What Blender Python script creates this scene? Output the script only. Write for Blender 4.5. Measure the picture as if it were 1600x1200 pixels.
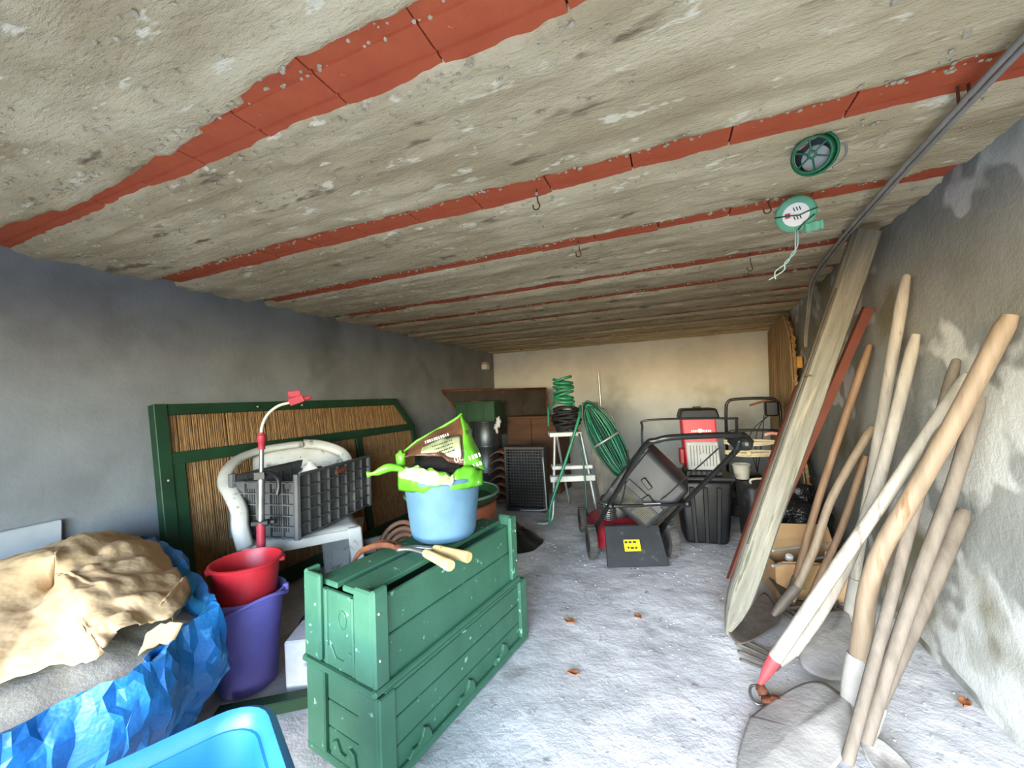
import bpy, bmesh, math, random
from mathutils import Vector, Matrix, noise, Euler
for _o in list(bpy.data.objects): bpy.data.objects.remove(_o)
random.seed(7)
SC = bpy.context.scene
COL = SC.collection
PI = math.pi
# ------------------------------------------------------------------ camera
cam_d = bpy.data.cameras.new('camera'); cam_d.sensor_width = 36.0; cam_d.lens = 603.0/1600*36
cam_d.clip_start = .02
cam = bpy.data.objects.new('camera', cam_d); COL.objects.link(cam)
cam.matrix_world = Matrix(((0.925196, 0.049909, 0.376192, 0), (0.377451, -0.018435, -0.925846, 0), (-0.039273, 0.998584, -0.035894, 1.05), (0, 0, 0, 1)))
SC.camera = cam
# ------------------------------------------------------------------ daylight
W = bpy.data.worlds.new('world'); SC.world = W; W.use_nodes = True
bg = W.node_tree.nodes['Background']; bg.inputs[1].default_value = 1.78
sky = W.node_tree.nodes.new('ShaderNodeTexSky'); sky.sky_type = 'NISHITA'; sky.sun_disc = False; sky.sun_elevation = math.radians(31); sky.sun_rotation = math.radians(192); sky.air_density = 1.0; sky.dust_density = .4; sky.ozone_density = 1.0
W.node_tree.links.new(sky.outputs[0], bg.inputs[0])
pl = bpy.data.lights.new('door_portal', 'AREA'); pl.shape = 'RECTANGLE'; pl.size = DOOR_W = 2.5; pl.size_y = DOOR_H = 1.43
pl.cycles.is_portal = True
po = bpy.data.objects.new('door_portal', pl); COL.objects.link(po)
FY = -.62                                   # inner face of the front wall with the open garage door
DX0, DX1 = -1.65, .85
po.location = ((DX0+DX1)/2, FY, DOOR_H/2); po.rotation_euler = (PI/2, 0, 0)
SC.view_settings.view_transform = 'Standard'; SC.view_settings.look = 'None'
SC.view_settings.exposure = 1.2; SC.view_settings.gamma = 1.0; SC.view_settings.use_curve_mapping = False
SC.cycles.diffuse_bounces = 3; SC.cycles.glossy_bounces = 1; SC.cycles.max_bounces = 4; SC.cycles.caustics_reflective = False; SC.cycles.caustics_refractive = False
# ------------------------------------------------------------------ helpers
def nz(x, y=0., z=0.): return noise.noise(Vector((x, y, z)))
def fbm(x, y=0., z=0., o=4):
    s = 0; a = 1
    for i in range(o):
        s += a*noise.noise(Vector((x, y, z))); x *= 2.03; y *= 2.03; z *= 2.03; a *= .5
    return s
V = Vector
def rotm(rx=0, ry=0, rz=0): return Euler((rx, ry, rz)).to_matrix()
def frame(d):
    d = V(d).normalized(); up = V((0, 0, 1)) if abs(d.z) < .95 else V((1, 0, 0))
    a = d.cross(up).normalized(); b = a.cross(d).normalized()
    return a, b, d
def smooth_path(pts, n=8):
    P = [V(p) for p in pts]; out = []
    for i in range(len(P)-1):
        p0 = P[max(i-1, 0)]; p1 = P[i]; p2 = P[i+1]; p3 = P[min(i+2, len(P)-1)]
        for k in range(n):
            t = k/n
            out.append(.5*((2*p1)+(p2-p0)*t+(2*p0-5*p1+4*p2-p3)*t*t+(3*p1-p0-3*p2+p3)*t**3))
    out.append(P[-1]); return out
class MB:
    def __init__(s): s.v = []; s.f = []
    def add(s, vs, fs):
        o = len(s.v); s.v += [V(a) for a in vs]; s.f += [tuple(i+o for i in f) for f in fs]; return s
    def box(s, c, size, rot=None, taper=1.0):
        x, y, z = [a/2 for a in size]; c = V(c); t = taper
        vs = [V((-x, -y, -z)), V((x, -y, -z)), V((x, y, -z)), V((-x, y, -z)), V((-x*t, -y*t, z)), V((x*t, -y*t, z)), V((x*t, y*t, z)), V((-x*t, y*t, z))]
        if rot is not None: vs = [rot @ a for a in vs]
        return s.add([a+c for a in vs], [(0, 3, 2, 1), (4, 5, 6, 7), (0, 1, 5, 4), (1, 2, 6, 5), (2, 3, 7, 6), (3, 0, 4, 7)])
    def hexa(s, b, t):                      # bottom quad + top quad, each counter-clockwise from above
        return s.add(list(b)+list(t), [(3, 2, 1, 0), (4, 5, 6, 7), (0, 1, 5, 4), (1, 2, 6, 5), (2, 3, 7, 6), (3, 0, 4, 7)])
    def tube(s, path, r, seg=8, caps=True, closed=False, sx=1.0):
        P = [V(p) for p in path]; n = len(P); o = len(s.v); a0 = None
        for i, p in enumerate(P):
            if closed: d = P[(i+1) % n]-P[i-1]
            else: d = P[min(i+1, n-1)]-P[max(i-1, 0)]
            if d.length < 1e-9: d = V((0, 0, 1))
            if a0 is None: a, b, d = frame(d)
            else:
                d.normalize(); a = (a0-d*a0.dot(d))
                a = a.normalized() if a.length > 1e-6 else frame(d)[0]
                b = a.cross(d)
            a0 = a; rr = r[i] if isinstance(r, (list, tuple)) else r
            for k in range(seg):
                t = 2*PI*k/seg; s.v.append(p+a*(math.cos(t)*rr*sx)+b*(math.sin(t)*rr))
        m = n if closed else n-1
        for i in range(m):
            j = (i+1) % n
            for k in range(seg):
                l = (k+1) % seg; s.f.append((o+i*seg+k, o+j*seg+k, o+j*seg+l, o+i*seg+l))
        if caps and not closed:
            s.f.append(tuple(o+k for k in range(seg))); s.f.append(tuple(o+(n-1)*seg+k for k in reversed(range(seg))))
        return s
    def lathe(s, prof, c=(0, 0, 0), seg=32, rot=None, wob=None):
        o = len(s.v); c = V(c)
        for i, (r, z) in enumerate(prof):
            for k in range(seg):
                t = 2*PI*k/seg; rr = r if wob is None else r+wob(i, t)
                p = V((rr*math.cos(t), rr*math.sin(t), z))
                if rot is not None: p = rot @ p
                s.v.append(p+c)
        for i in range(len(prof)-1):
            for k in range(seg):
                l = (k+1) % seg; s.f.append((o+i*seg+k, o+i*seg+l, o+(i+1)*seg+l, o+(i+1)*seg+k))
        if prof[0][0] > 1e-5: s.f.append(tuple(o+k for k in reversed(range(seg))))
        if prof[-1][0] > 1e-5 : s.f.append(tuple(o+(len(prof)-1)*seg+k for k in range(seg)))
        return s
    def grid(s, fn, nu, nv, flip=False, closeu=False):
        o = len(s.v)
        for j in range(nv+1):
            for i in range(nu+(0 if closeu else 1)): s.v.append(V(fn(i/nu, j/nv)))
        w = nu if closeu else nu+1
        for j in range(nv):
            for i in range(nu):
                a, b = o+j*w+i, o+j*w+(i+1) % w; c, d = b+w, a+w
                s.f.append((a, d, c, b) if flip else (a, b, c, d))
        return s
    def prism(s, poly, h, M=None):          # polygon in local xy, extruded h along local z, through matrix M
        n = len(poly); M = M or Matrix()
        vs = [M @ V((p[0], p[1], 0)) for p in poly]+[M @ V((p[0], p[1], h)) for p in poly]
        return s.add(vs, [tuple(reversed(range(n))), tuple(range(n, 2*n))]+[(i, (i+1) % n, n+(i+1) % n, n+i) for i in range(n)])
    def ball(s, c, r, nu=10, nv=6, rough=0., seed=0., rot=None):
        o = len(s.v); c = V(c); r = V(r) if hasattr(r, '__len__') else V((r, r, r))
        def pt(d):
            k = 1+rough*nz(d.x*1.7+seed, d.y*1.7-seed, d.z*1.7+seed*2)
            p = V((d.x*r.x*k, d.y*r.y*k, d.z*r.z*k))
            return c+(rot @ p if rot is not None else p)
        s.v.append(pt(V((0, 0, -1))))
        for j in range(1, nv):
            f = PI*j/nv-PI/2
            for i in range(nu):
                t = 2*PI*i/nu; s.v.append(pt(V((math.cos(f)*math.cos(t), math.cos(f)*math.sin(t), math.sin(f)))))
        s.v.append(pt(V((0, 0, 1)))); e = len(s.v)-1
        for i in range(nu): s.f.append((o, o+1+(i+1) % nu, o+1+i))
        for j in range(nv-2):
            for i in range(nu):
                a = o+1+j*nu+i; b = o+1+j*nu+(i+1) % nu; s.f.append((a, b, b+nu, a+nu))
        for i in range(nu): s.f.append((e, e-nu+i, e-nu+(i+1) % nu))
        return s
    def build(s, name, mat, parent=None, smooth=False, bevel=0, world=False, thick=0, sub=0, offs=0, weld=0, segs=1):
        me = bpy.data.meshes.new(name); off = V((0, 0, 0))
        if world and parent is not None: off = parent['_w'] if '_w' in parent else parent.location
        off = V(off)
        vs = s.v
        if world and parent is not None and abs(parent.rotation_euler.z) > 1e-9:
            q = Matrix.Rotation(-parent.rotation_euler.z, 3, 'Z'); vs = [q @ (a-off) for a in vs]
        else: vs = [a-off for a in vs]
        me.from_pydata([tuple(a) for a in vs], [], s.f); me.validate()
        bm = bmesh.new(); bm.from_mesh(me)
        if weld: bmesh.ops.remove_doubles(bm, verts=bm.verts, dist=weld)
        bmesh.ops.recalc_face_normals(bm, faces=bm.faces)
        if bevel:
            ed = [e for e in bm.edges if len(e.link_faces) == 2 and e.calc_face_angle(0) > .5]
            bmesh.ops.bevel(bm, geom=ed, offset=bevel, segments=segs, affect='EDGES', profile=.5, clamp_overlap=True)
        bm.to_mesh(me); bm.free()
        if smooth:
            me.shade_smooth()
        o = bpy.data.objects.new(name, me); COL.objects.link(o)
        me.materials.append(mat)
        if parent is not None: o.parent = parent
        if thick:
            m = o.modifiers.new('thick', 'SOLIDIFY'); m.thickness = thick; m.offset = offs
        if sub:
            m = o.modifiers.new('sub', 'SUBSURF'); m.levels = sub; m.render_levels = sub
        if smooth == 'auto':
            m = o.modifiers.new('edges', 'EDGE_SPLIT'); m.split_angle = .7
        return o
def tag(o, label, cat, group=None):
    o['label'] = label; o['category'] = cat
    if group: o['group'] = group
    return o
def thing(name, label, cat, loc=(0, 0, 0), rz=0, group=None):
    o = bpy.data.objects.new(name, None); COL.objects.link(o); o.empty_display_size = .05
    o.location = loc; o.rotation_euler = (0, 0, rz)
    return tag(o, label, cat, group)
def struct(o): o['kind'] = 'structure'; return o
# ------------------------------------------------------------------ materials
def hexc(h):
    h = h.lstrip('#'); c = [int(h[i:i+2], 16)/255 for i in (0, 2, 4)]
    return tuple((x/12.92 if x <= .04045 else ((x+.055)/1.055)**2.4) for x in c)+(1,)
def mat(name, c1, c2=None, scale=6, rough=.7, metal=0, bump=.15, bscale=60, stretch=(1, 1, 1), spots=None, spots2=None, coat=0, trans=0, lo=.35, hi=.65, dist=.01):
    """noise-mixed colour with optional flecks, a fine bump; colours are sRGB hex"""
    m = bpy.data.materials.new(name); m.use_nodes = True; N = m.node_tree.nodes; L = m.node_tree.links
    b = N['Principled BSDF']; b.inputs['Roughness'].default_value = rough; b.inputs['Metallic'].default_value = metal
    if coat: b.inputs['Coat Weight'].default_value = coat
    if trans: b.inputs['Transmission Weight'].default_value = trans
    tc = N.new('ShaderNodeTexCoord'); mp = N.new('ShaderNodeMapping'); mp.inputs['Scale'].default_value = stretch
    L.new(tc.outputs['Object'], mp.inputs[0])
    def noi(sc, det=3, ro=.6):
        n = N.new('ShaderNodeTexNoise'); n.inputs['Scale'].default_value = sc; n.inputs['Detail'].default_value = det; n.inputs['Roughness'].default_value = ro
        L.new(mp.outputs[0], n.inputs['Vector']); return n
    def ramp(src, a, bb):
        r = N.new('ShaderNodeMapRange'); r.inputs['From Min'].default_value = a; r.inputs['From Max'].default_value = bb; L.new(src, r.inputs['Value']); return r.outputs[0]
    def mix(fac, A, B):
        x = N.new('ShaderNodeMix'); x.data_type = 'RGBA'
        if isinstance(fac, float): x.inputs[0].default_value = fac
        else: L.new(fac, x.inputs[0])
        for k, c in ((6, A), (7, B)):
            if isinstance(c, tuple): x.inputs[k].default_value = c
            else: L.new(c, x.inputs[k])
        return x.outputs[2]
    col = mix(ramp(noi(scale).outputs[0], lo, hi), hexc(c1), hexc(c2 or c1))
    for sp in (spots, spots2):
        if sp:                              # (colour, scale, threshold, softness)
            col = mix(ramp(noi(sp[1], 3, .65).outputs[0], sp[2], sp[2]+sp[3]), col, hexc(sp[0]))
    L.new(col, b.inputs['Base Color'])
    if bump:
        bn = N.new('ShaderNodeBump'); bn.inputs['Strength'].default_value = bump; bn.inputs['Distance'].default_value = dist
        L.new(noi(bscale, 4, .7).outputs[0], bn.inputs['Height']); L.new(bn.outputs[0], b.inputs['Normal'])
    return m
def text_obj(txt, size, M, material, name, parent, depth=.0006):
    c = bpy.data.curves.new('t', 'FONT'); c.body = txt; c.size = size; c.extrude = depth; c.align_x = 'CENTER'; c.align_y = 'CENTER'
    t = bpy.data.objects.new('t', c); COL.objects.link(t)
    dg = bpy.context.evaluated_depsgraph_get(); me = bpy.data.meshes.new_from_object(t.evaluated_get(dg))
    bpy.data.objects.remove(t); me.transform(M); me.materials.clear(); me.materials.append(material)
    o = bpy.data.objects.new(name, me); COL.objects.link(o); o.parent = parent
    return o
def copy_tree(o, parent=None):
    c = o.copy(); COL.objects.link(c); c.parent = parent
    for ch in o.children: copy_tree(ch, c)
    return c
# ------------------------------------------------------------------ structure
XL, YB, HC = -2.36, 5.12, 1.70
m_floor = mat('screed_floor', '#bfbfbf', '#dedede', 3.2, .9, bump=.5, bscale=17, spots=('#8f8b86', 2.6, .60, .14), spots2=('#a3a3a3', 14, .62, .08), dist=.012)
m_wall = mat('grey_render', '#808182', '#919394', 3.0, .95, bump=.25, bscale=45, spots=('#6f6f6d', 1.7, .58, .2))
m_wallb = mat('daylit_render', '#c3c7c8', '#d3d7d8', 2.4, .95, bump=.25, bscale=45, spots=('#adaaa0', 1.7, .58, .2))  # grey render again, its colour lightened to stand in for daylight on the back wall
m_wallr = mat('patched_render', '#858783', '#999c99', 2.2, .93, bump=.4, bscale=26, spots=('#c6c8c6', 1.9, .545, .03), spots2=('#77735f', 1.5, .57, .10))
m_conc = mat('rough_concrete', '#b9a57f', '#e0cda6', 5, .95, bump=1.0, bscale=42, stretch=(.5, 1.5, 1), spots=('#f0e4c4', 17, .61, .06), spots2=('#87755a', 9, .625, .08), dist=.012)
m_terra = mat('terracotta', '#b85331', '#c86039', 5, .85, bump=.25, bscale=60, spots=('#9c4a30', 4, .62, .15), spots2=('#d0967a', 30, .70, .04))
m_mort = mat('pale_mortar', '#b3a88e', '#c8bda2', 12, .95, bump=.6, bscale=50)
m_yard = mat('yard_gravel', '#6f675c', '#7d7468', 2, .9, bump=.2, bscale=20)
# floor: uneven screed
b = MB()
def ffn(u, v):
    x = -2.45+u*3.75; y = -.62+v*5.85
    return (x, y, .006*fbm(x*1.3, y*1.3)+.0035*fbm(x*7, y*7, 3)+.003*max(0, nz(x*19, y*19, 5)-.2)-.004)
b.grid(ffn, 220, 320)
struct(b.build('floor', m_floor, smooth=True))
b = MB(); b.box((-.5, -6.6, -.06), (30, 12, .1)); struct(b.build('ground', m_yard))
# walls
def wall(name, p0, p1, z1, m, nrm, z0=-.03, amp=.004, t=.2):
    p0 = V(p0); p1 = V(p1); L = (p1-p0).length; n = V(nrm)
    b = MB(); nu = int(L/.05)+1; nv = 36
    def fn(u, v):
        p = p0.lerp(p1, u); z = z0+(z1-z0)*v; k = amp*(1.6*fbm(u*L*1.2, z*1.2, 7)+.5*fbm(u*L*8, z*8, 2))
        return (p.x+n.x*k, p.y+n.y*k, z)
    b.grid(fn, nu, nv)
    q = n*-t
    b.add([(p0.x, p0.y, z0), (p1.x, p1.y, z0), (p1.x, p1.y, z1), (p0.x, p0.y, z1), (p0.x+q.x, p0.y+q.y, z0), (p1.x+q.x, p1.y+q.y, z0), (p1.x+q.x, p1.y+q.y, z1), (p0.x+q.x, p0.y+q.y, z1)],
          [(4, 7, 6, 5), (0, 4, 5, 1), (3, 2, 6, 7), (0, 3, 7, 4), (1, 5, 6, 2)])
    return struct(b.build(name, m, smooth='auto'))
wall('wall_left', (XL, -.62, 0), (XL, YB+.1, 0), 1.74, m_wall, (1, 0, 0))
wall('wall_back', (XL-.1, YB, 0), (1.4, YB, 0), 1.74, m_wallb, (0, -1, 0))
b = MB()
RW = [(.855, -.62), (.855, .4), (.855, 1.4), (.86, 2.3), (.93, 3.2), (1.02, 4.2), (1.12, 5.2)]
def rwx(y):
    for (x0, y0), (x1, y1) in zip(RW, RW[1:]):
        if y <= y1: return x0+(x1-x0)*(y-y0)/(y1-y0)
    return RW[-1][0]
def rfn(u, v):
    y = -.62+u*5.82; z = -.03+v*1.77
    gap = (.012+.035*max(0, nz(y*4, 3)+.25)) if z < .03 else 0
    return (rwx(y)+gap+.006*fbm(y*1.4, z*1.4, 5)+.005*max(0, fbm(y*4, z*4, 9)), y, z)
b.grid(rfn, 150, 60)
b.box((1.35, 2.3, .85), (.2, 5.9, 1.8))
struct(b.build('wall_right', m_wallr, smooth='auto'))
b = MB()
b.box(((XL-.2+DX0)/2, FY-.13, .87), (DX0-XL+.2, .26, 1.8)); b.box(((DX1+1.45)/2, FY-.13, .87), (1.45-DX1, .26, 1.8)); b.box(((XL+1.3)/2, FY-.13, (DOOR_H+1.78)/2), (1.3-XL+.3, .26, 1.78-DOOR_H))
struct(b.build('wall_front', m_wall))
# ceiling: slab, terracotta tiles between ragged concrete bands
b = MB(); b.box((-.55, 2.25, 1.83), (4.2, 6.2, .16)); ceil = struct(b.build('ceiling', m_conc))
STRIP = [.592, 1.14, 1.63, 2.19, 2.62, 3.08, 3.55, 4.02, 4.48, 4.9]
SW = [.092, .098, .085, .085, .07, .06, .06, .06, .06, .06]
tm = None
for si, yc in enumerate(STRIP):
    x = XL-.02+.06*((si*37) % 4); 
    while x < 1.12:
        if tm is None:
            b = MB(); prof = [(-.085, .03), (-.085, 0), (-.045, 0), (-.043, .004), (-.037, .004), (-.035, 0), (.02, 0), (.022, .004), (.028, .004), (.03, 0), (.085, 0), (.085, .03)]
            b.prism([(p[0], p[1]) for p in prof], .246, Matrix(((0, 0, 1, 0), (1, 0, 0, 0), (0, 1, 0, 0), (0, 0, 0, 1))))
            o = b.build('terracotta_tile', m_terra, ceil); tm = o.data
        else:
            o = bpy.data.objects.new('terracotta_tile', tm); COL.objects.link(o); o.parent = ceil
        o.location = (x, yc+random.uniform(-.003, .003), 1.7145+random.uniform(-.002, .002)); o.rotation_euler = (random.uniform(-.012, .012), random.uniform(-.006, .006), random.uniform(-.006, .006))
        x += .2505
edges = []
lo = -.66
for yc, w in zip(STRIP+[YB+.1], SW+[.0]):
    edges.append((lo, yc-w/2)); lo = yc+w/2
for bi, (y0, y1) in enumerate(edges):
    nv = max(10, int((y1-y0)/(.016 if bi < 4 else .03))); nu = 300 if bi < 4 else 150
    b = MB()
    def bfn(u, v, y0=y0, y1=y1, bi=bi):
        x = XL-.06+u*3.6
        e0 = y0+.010*fbm(x*3, bi*3.1, 0)+.006*fbm(x*18, bi*5.2, 1); e1 = y1+.012*fbm(x*2.6, bi*4.7, 5)+.007*fbm(x*17, bi*2.2, 8)
        if bi == 0:
            e1 += .035*max(0, nz(x*1.3+.6, 3.3))*2-.016*(1 if -1.0 < x < -.2 else 0)+.018*(1 if x < -.82 else 0)
        y = e0+(e1-e0)*v
        z = HC+.006*nz(x*.7, y*22, 2)+.0045*fbm(x*7, y*12, 4)+.0045*max(0, fbm(x*22, y*26, 6))-.004*max(0, nz(x*9, y*16, 11)-.25)*4
        for g in ((.18, -.007), (.42, .006), (.7, -.006), (.85, .005)):
            z += g[1]*math.exp(-((v-g[0])/.035)**2)*(1+.6*nz(x*2, bi+g[0]*9))
        ed = min(v, 1-v)*(y1-y0)
        if ed < .010: z += .022*(1-ed/.010)
        return (x, y, z)
    b.grid(bfn, nu, nv)
    b.build('concrete_band', m_conc, ceil, smooth=True)
b = MB(); b2 = MB()
for i in range(3200):                       # mortar crumbs stuck along the band edges and ridges
    bi = random.choices(range(7), [5, 6, 5, 4, 3, 2, 1])[0]; y0, y1 = edges[bi]
    y0 = max(y0, .2); x = random.uniform(XL, .8); k = random.random()
    y = y1-abs(random.gauss(0, .018))-.004 if k < .3 else (y0+abs(random.gauss(0, .03))+.004 if k < .65 else y0+(y1-y0)*random.choice((.18, .7, .42))+random.gauss(0, .01))
    r = random.uniform(.0012, .0042)*(1.5 if random.random() < .08 else 1)
    b.ball((x, y, HC-.002), (r*1.5, r*1.2, r*.8), 5, 4, .6, i)
for x0 in (-.42, .55, -1.6):
    for i in range(130):                    # a rough mortar seam crossing the bands
        y = random.uniform(.1, 4.5)
        if min(abs(y-s) for s in STRIP) < .07: continue
        r = random.uniform(.002, .006); b.ball((x0+.03*nz(y*2, x0)+random.gauss(0, .008), y, HC), (r*1.3, r*1.6, r*.6), 5, 4, .6, i)
o = b.build('mortar_crumbs', m_mort, ceil); o['kind'] = 'stuff'
# ------------------------------------------------------------------ shared materials
m_green = mat('green_paint', '#33604a', '#3d6b54', 5, .5, bump=.12, bscale=35, spots=('#7fb592', 26, .655, .03), spots2=('#2a5a40', 3, .58, .2))
m_blackp = mat('black_plastic', '#0c0d10', '#14161a', 8, .45, bump=.1, bscale=80)
m_steel = mat('dull_steel', '#8b8a88', '#a8a7a4', 10, .4, .85, bump=.08)
m_white_pl = mat('white_plastic', '#aba79c', '#c2bfb6', 5, .5, bump=.05, spots=('#7d776a', 13, .60, .1))
m_black = mat('black_rubber', '#111112', '#1c1c1d', 9, .7, bump=.2)
m_red_pl = mat('red_plastic', '#b8222c', '#c92f36', 6, .4, bump=.04)
m_rust = mat('rusty_iron', '#5a3423', '#7d4a30', 14, .8, .3, bump=.4, bscale=70, spots=('#3c2a22', 9, .55, .1))
# ------------------------------------------------------------------ green planters (stacked)
CR_C, CR_R = (-.855, 1.248), 1.4085
def lower_planter():
    t = thing('wooden_planter', 'green wooden planter box standing on the floor under a second planter', 'planter', (CR_C[0], CR_C[1], .002), CR_R, 'stacked green planters')
    L, Wd, H = .79, .335, .262; T = .013
    for sy in (-1, 1):
        for k in range(3):
            z0 = .012+k*.078; MB().box((0, sy*(Wd/2-.016), z0+.0375), (L-.03, T, .075)).build('side_board', m_green, t, bevel=.0025)
        MB().box((0, sy*(Wd/2-.02), .255), (L-.05, .03, .014)).build('top_rail', m_green, t, bevel=.003)
        sk = MB().box((0, sy*(Wd/2-.004), .014), (L, .016, .028)).build('skirt', m_green, t, bevel=.004)
        for xx in (-.25, -.03, .19):
            b = MB()                         # raised scallop between two feet of the skirt
            pr = [(-.05, .0), (.05, .0), (.046, .030), (.034, .052), (.016, .062), (.006, .04), (-.01, .03), (-.03, .032), (-.046, .02)]
            b.prism(pr, .012, Matrix(((1, 0, 0, xx), (0, 0, -sy*-1.0, sy*(Wd/2-.011)), (0, 1, 0, .012), (0, 0, 0, 1))))
            b.build('scallop', m_green, sk, bevel=.002)
    for sx in (-1, 1):
        for k in range(3):
            z0 = .012+k*.078; MB().box((sx*(L/2-.018), 0, z0+.0375), (T, Wd-.05, .074)).build('end_board', m_green, t, bevel=.003)
        sk = MB().box((sx*(L/2-.004), 0, .012), (.016, Wd, .024)).build('skirt', m_green, t, bevel=.004)
        b = MB(); pr = [(-.06, 0), (.06, 0), (.05, .05), (.03, .06), (.012, .03), (-.012, .03), (-.03, .06), (-.05, .05)]
        b.prism(pr, .010, Matrix(((0, 0, sx, sx*(L/2-.012)), (1, 0, 0, 0), (0, 1, 0, .012), (0, 0, 0, 1)))); b.build('scallop', m_green, sk, bevel=.002)
    for sx in (-1, 1):
        for sy in (-1, 1):
            p = MB().box((sx*(L/2-.027), sy*(Wd/2-.006), H/2), (.056, .016, H-.01)).build('corner_post', m_green, t, bevel=.004)
            MB().box((sx*(L/2-.006), sy*(Wd/2-.05), H/2), (.016, .082, H-.012)).build('post_return', m_green, p, bevel=.004)
    return t
def upper_planter():
    t = thing('wooden_planter', 'scuffed green slatted planter stacked upside down under the light blue tub', 'planter', (CR_C[0]-.012, CR_C[1]-.02, .2625), CR_R, 'stacked green planters')
    L, Wd = .75, .33; T = .014
    for sy in (-1, 1):
        b = MB(); y0, y1 = sy*(Wd/2-.016), sy*(Wd/2-.028)
        b.hexa([(-L/2+.02, y0-T/2, .012), (L/2-.02, y0-T/2, .012), (L/2-.02, y0+T/2, .012), (-L/2+.02, y0+T/2, .012)], [(-L/2+.02, y1-T/2, .125), (L/2-.02, y1-T/2, .125), (L/2-.02, y1+T/2, .125), (-L/2+.02, y1+T/2, .125)]); b.build('side_board', m_green, t, bevel=.003)
        b = MB(); y2 = sy*(Wd/2-.034)
        b.hexa([(-L/2+.02, y1-T/2, .128), (L/2-.02, y1-T/2, .128), (L/2-.02, y1+T/2, .128), (-L/2+.02, y1+T/2, .128)], [(-L/2+.02, y2-T/2, .236), (L/2-.02, y2-T/2, .236), (L/2-.02, y2+T/2, .236), (-L/2+.02, y2+T/2, .236)]); b.build('side_board', m_green, t, bevel=.003)
        MB().box((0, sy*(Wd/2-.005), .009), (L+.012, .024, .017)).build('rim', m_green, t, bevel=.005)
    for sx in (-1, 1):
        e = MB().box((sx*(L/2-.018), 0, .12), (T, Wd-.05, .225)).build('end_board', m_green, t, bevel=.003)
        for yy in (-.062, .062): MB().tube([(sx*(L/2-.012), yy, .018), (sx*(L/2-.012), yy, .235)], .008, 8).build('moulding', m_green, e, smooth='auto')
        b = MB(); pr = [(-.075, 0), (.075, 0), (.068, .05), (.04, .062), (.018, .03), (-.018, .03), (-.04, .062), (-.068, .05)]
        b.prism(pr, .008, Matrix(((0, 0, sx, sx*(L/2-.014)), (1, 0, 0, 0), (0, 1, 0, .016), (0, 0, 0, 1)))); b.build('scallop', m_green, e, bevel=.002)
        if sx < 0:
            ring = [(sx*(L/2-.010), -.012+.018*math.cos(a*.52), .16+.026*math.sin(a*.52)) for a in range(12)]
            MB().tube(ring, .0022, 6, closed=True).build('knot_ring', m_green, e, smooth=True)
        MB().box((sx*(L/2-.001), 0, .008), (.02, Wd+.004, .016)).build('rim', m_green, t, bevel=.005)
    for yy, w in ((.078, .098), (-.045, .098)):
        MB().box((0, yy, .243), (L-.045, w, .018)).build('slat', m_green, t, bevel=.004)
    for sx in (-1, 1):
        for sy in (-1, 1):
            p = MB().box((sx*(L/2-.025), sy*(Wd/2-.008), .147), (.05, .018, .262)).build('corner_post', m_green, t, bevel=.005)
            MB().box((sx*(L/2-.006), sy*(Wd/2-.048), .147), (.018, .075, .255)).build('post_return', m_green, p, bevel=.006)
            for zz in (.09, .215): MB().ball((sx*(L/2-.015), sy*(Wd/2+.002), zz), .0035, 6, 4).build('nail', m_mort, p)
    return t
lower_planter(); upper_planter()
SLT = .2625+.252                             # top of the upper planter's slats
# ------------------------------------------------------------------ light blue tub and the torn bag of potting soil in it
m_ltblue = mat('light_blue_plastic', '#4d7189', '#5b8098', 7, .5, bump=.06, spots=('#587e98', 9, .62, .12))
BK = (-.86, 1.335)
t = thing('plastic_tub', 'round light blue plastic tub holding a torn green soil bag', 'tub', (BK[0], BK[1], SLT))
prof = [(.0, .004), (.112, .004), (.122, .012), (.128, .03), (.150, .225), (.158, .228), (.160, .236), (.156, .24), (.147, .238), (.144, .22), (.122, .035), (.1, .016), (0, .016)]
MB().lathe(prof, seg=48).build('tub_body', m_ltblue, t, smooth='auto')
MB().tube([(.153*math.cos(a), .153*math.sin(a), .238) for a in [2*PI*k/48 for k in range(48)]], .007, 8, closed=True).build('rim', m_ltblue, t, smooth=True)
m_bagg = mat('lime_green_film', '#4f9a22', '#68b332', 8, .3, bump=.25, bscale=25, spots=('#e6f0d8', 17, .68, .03), dist=.01)
m_bagb = mat('brown_film', '#4b3226', '#6b4a36', 7, .32, bump=.2, bscale=25, spots=('#8a7a4c', 6, .62, .05), dist=.01)
m_bagl = mat('pale_film', '#9aa57c', '#b3bc96', 9, .4, bump=.15, bscale=30)
m_soil = mat('potting_soil', '#120d0a', '#1e1611', 30, .95, bump=.9, bscale=90)
m_ink = mat('dark_ink', '#2a2420', None, 5, .6, bump=0)
m_inkw = mat('white_ink', '#f0f0ea', None, 5, .5, bump=0)
t = thing('soil_bag', 'torn lime green and brown bag of potting soil stuffed into the blue tub', 'bag', (BK[0], BK[1], SLT+.05))
dr = V((-.543, .84, 0)); rr_ = V((.84, .543, 0))                 # away from the doorway / to its right
def bw(s, z, d): return V((BK[0], BK[1], 0))+rr_*s+dr*d+V((0, 0, z))
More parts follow.
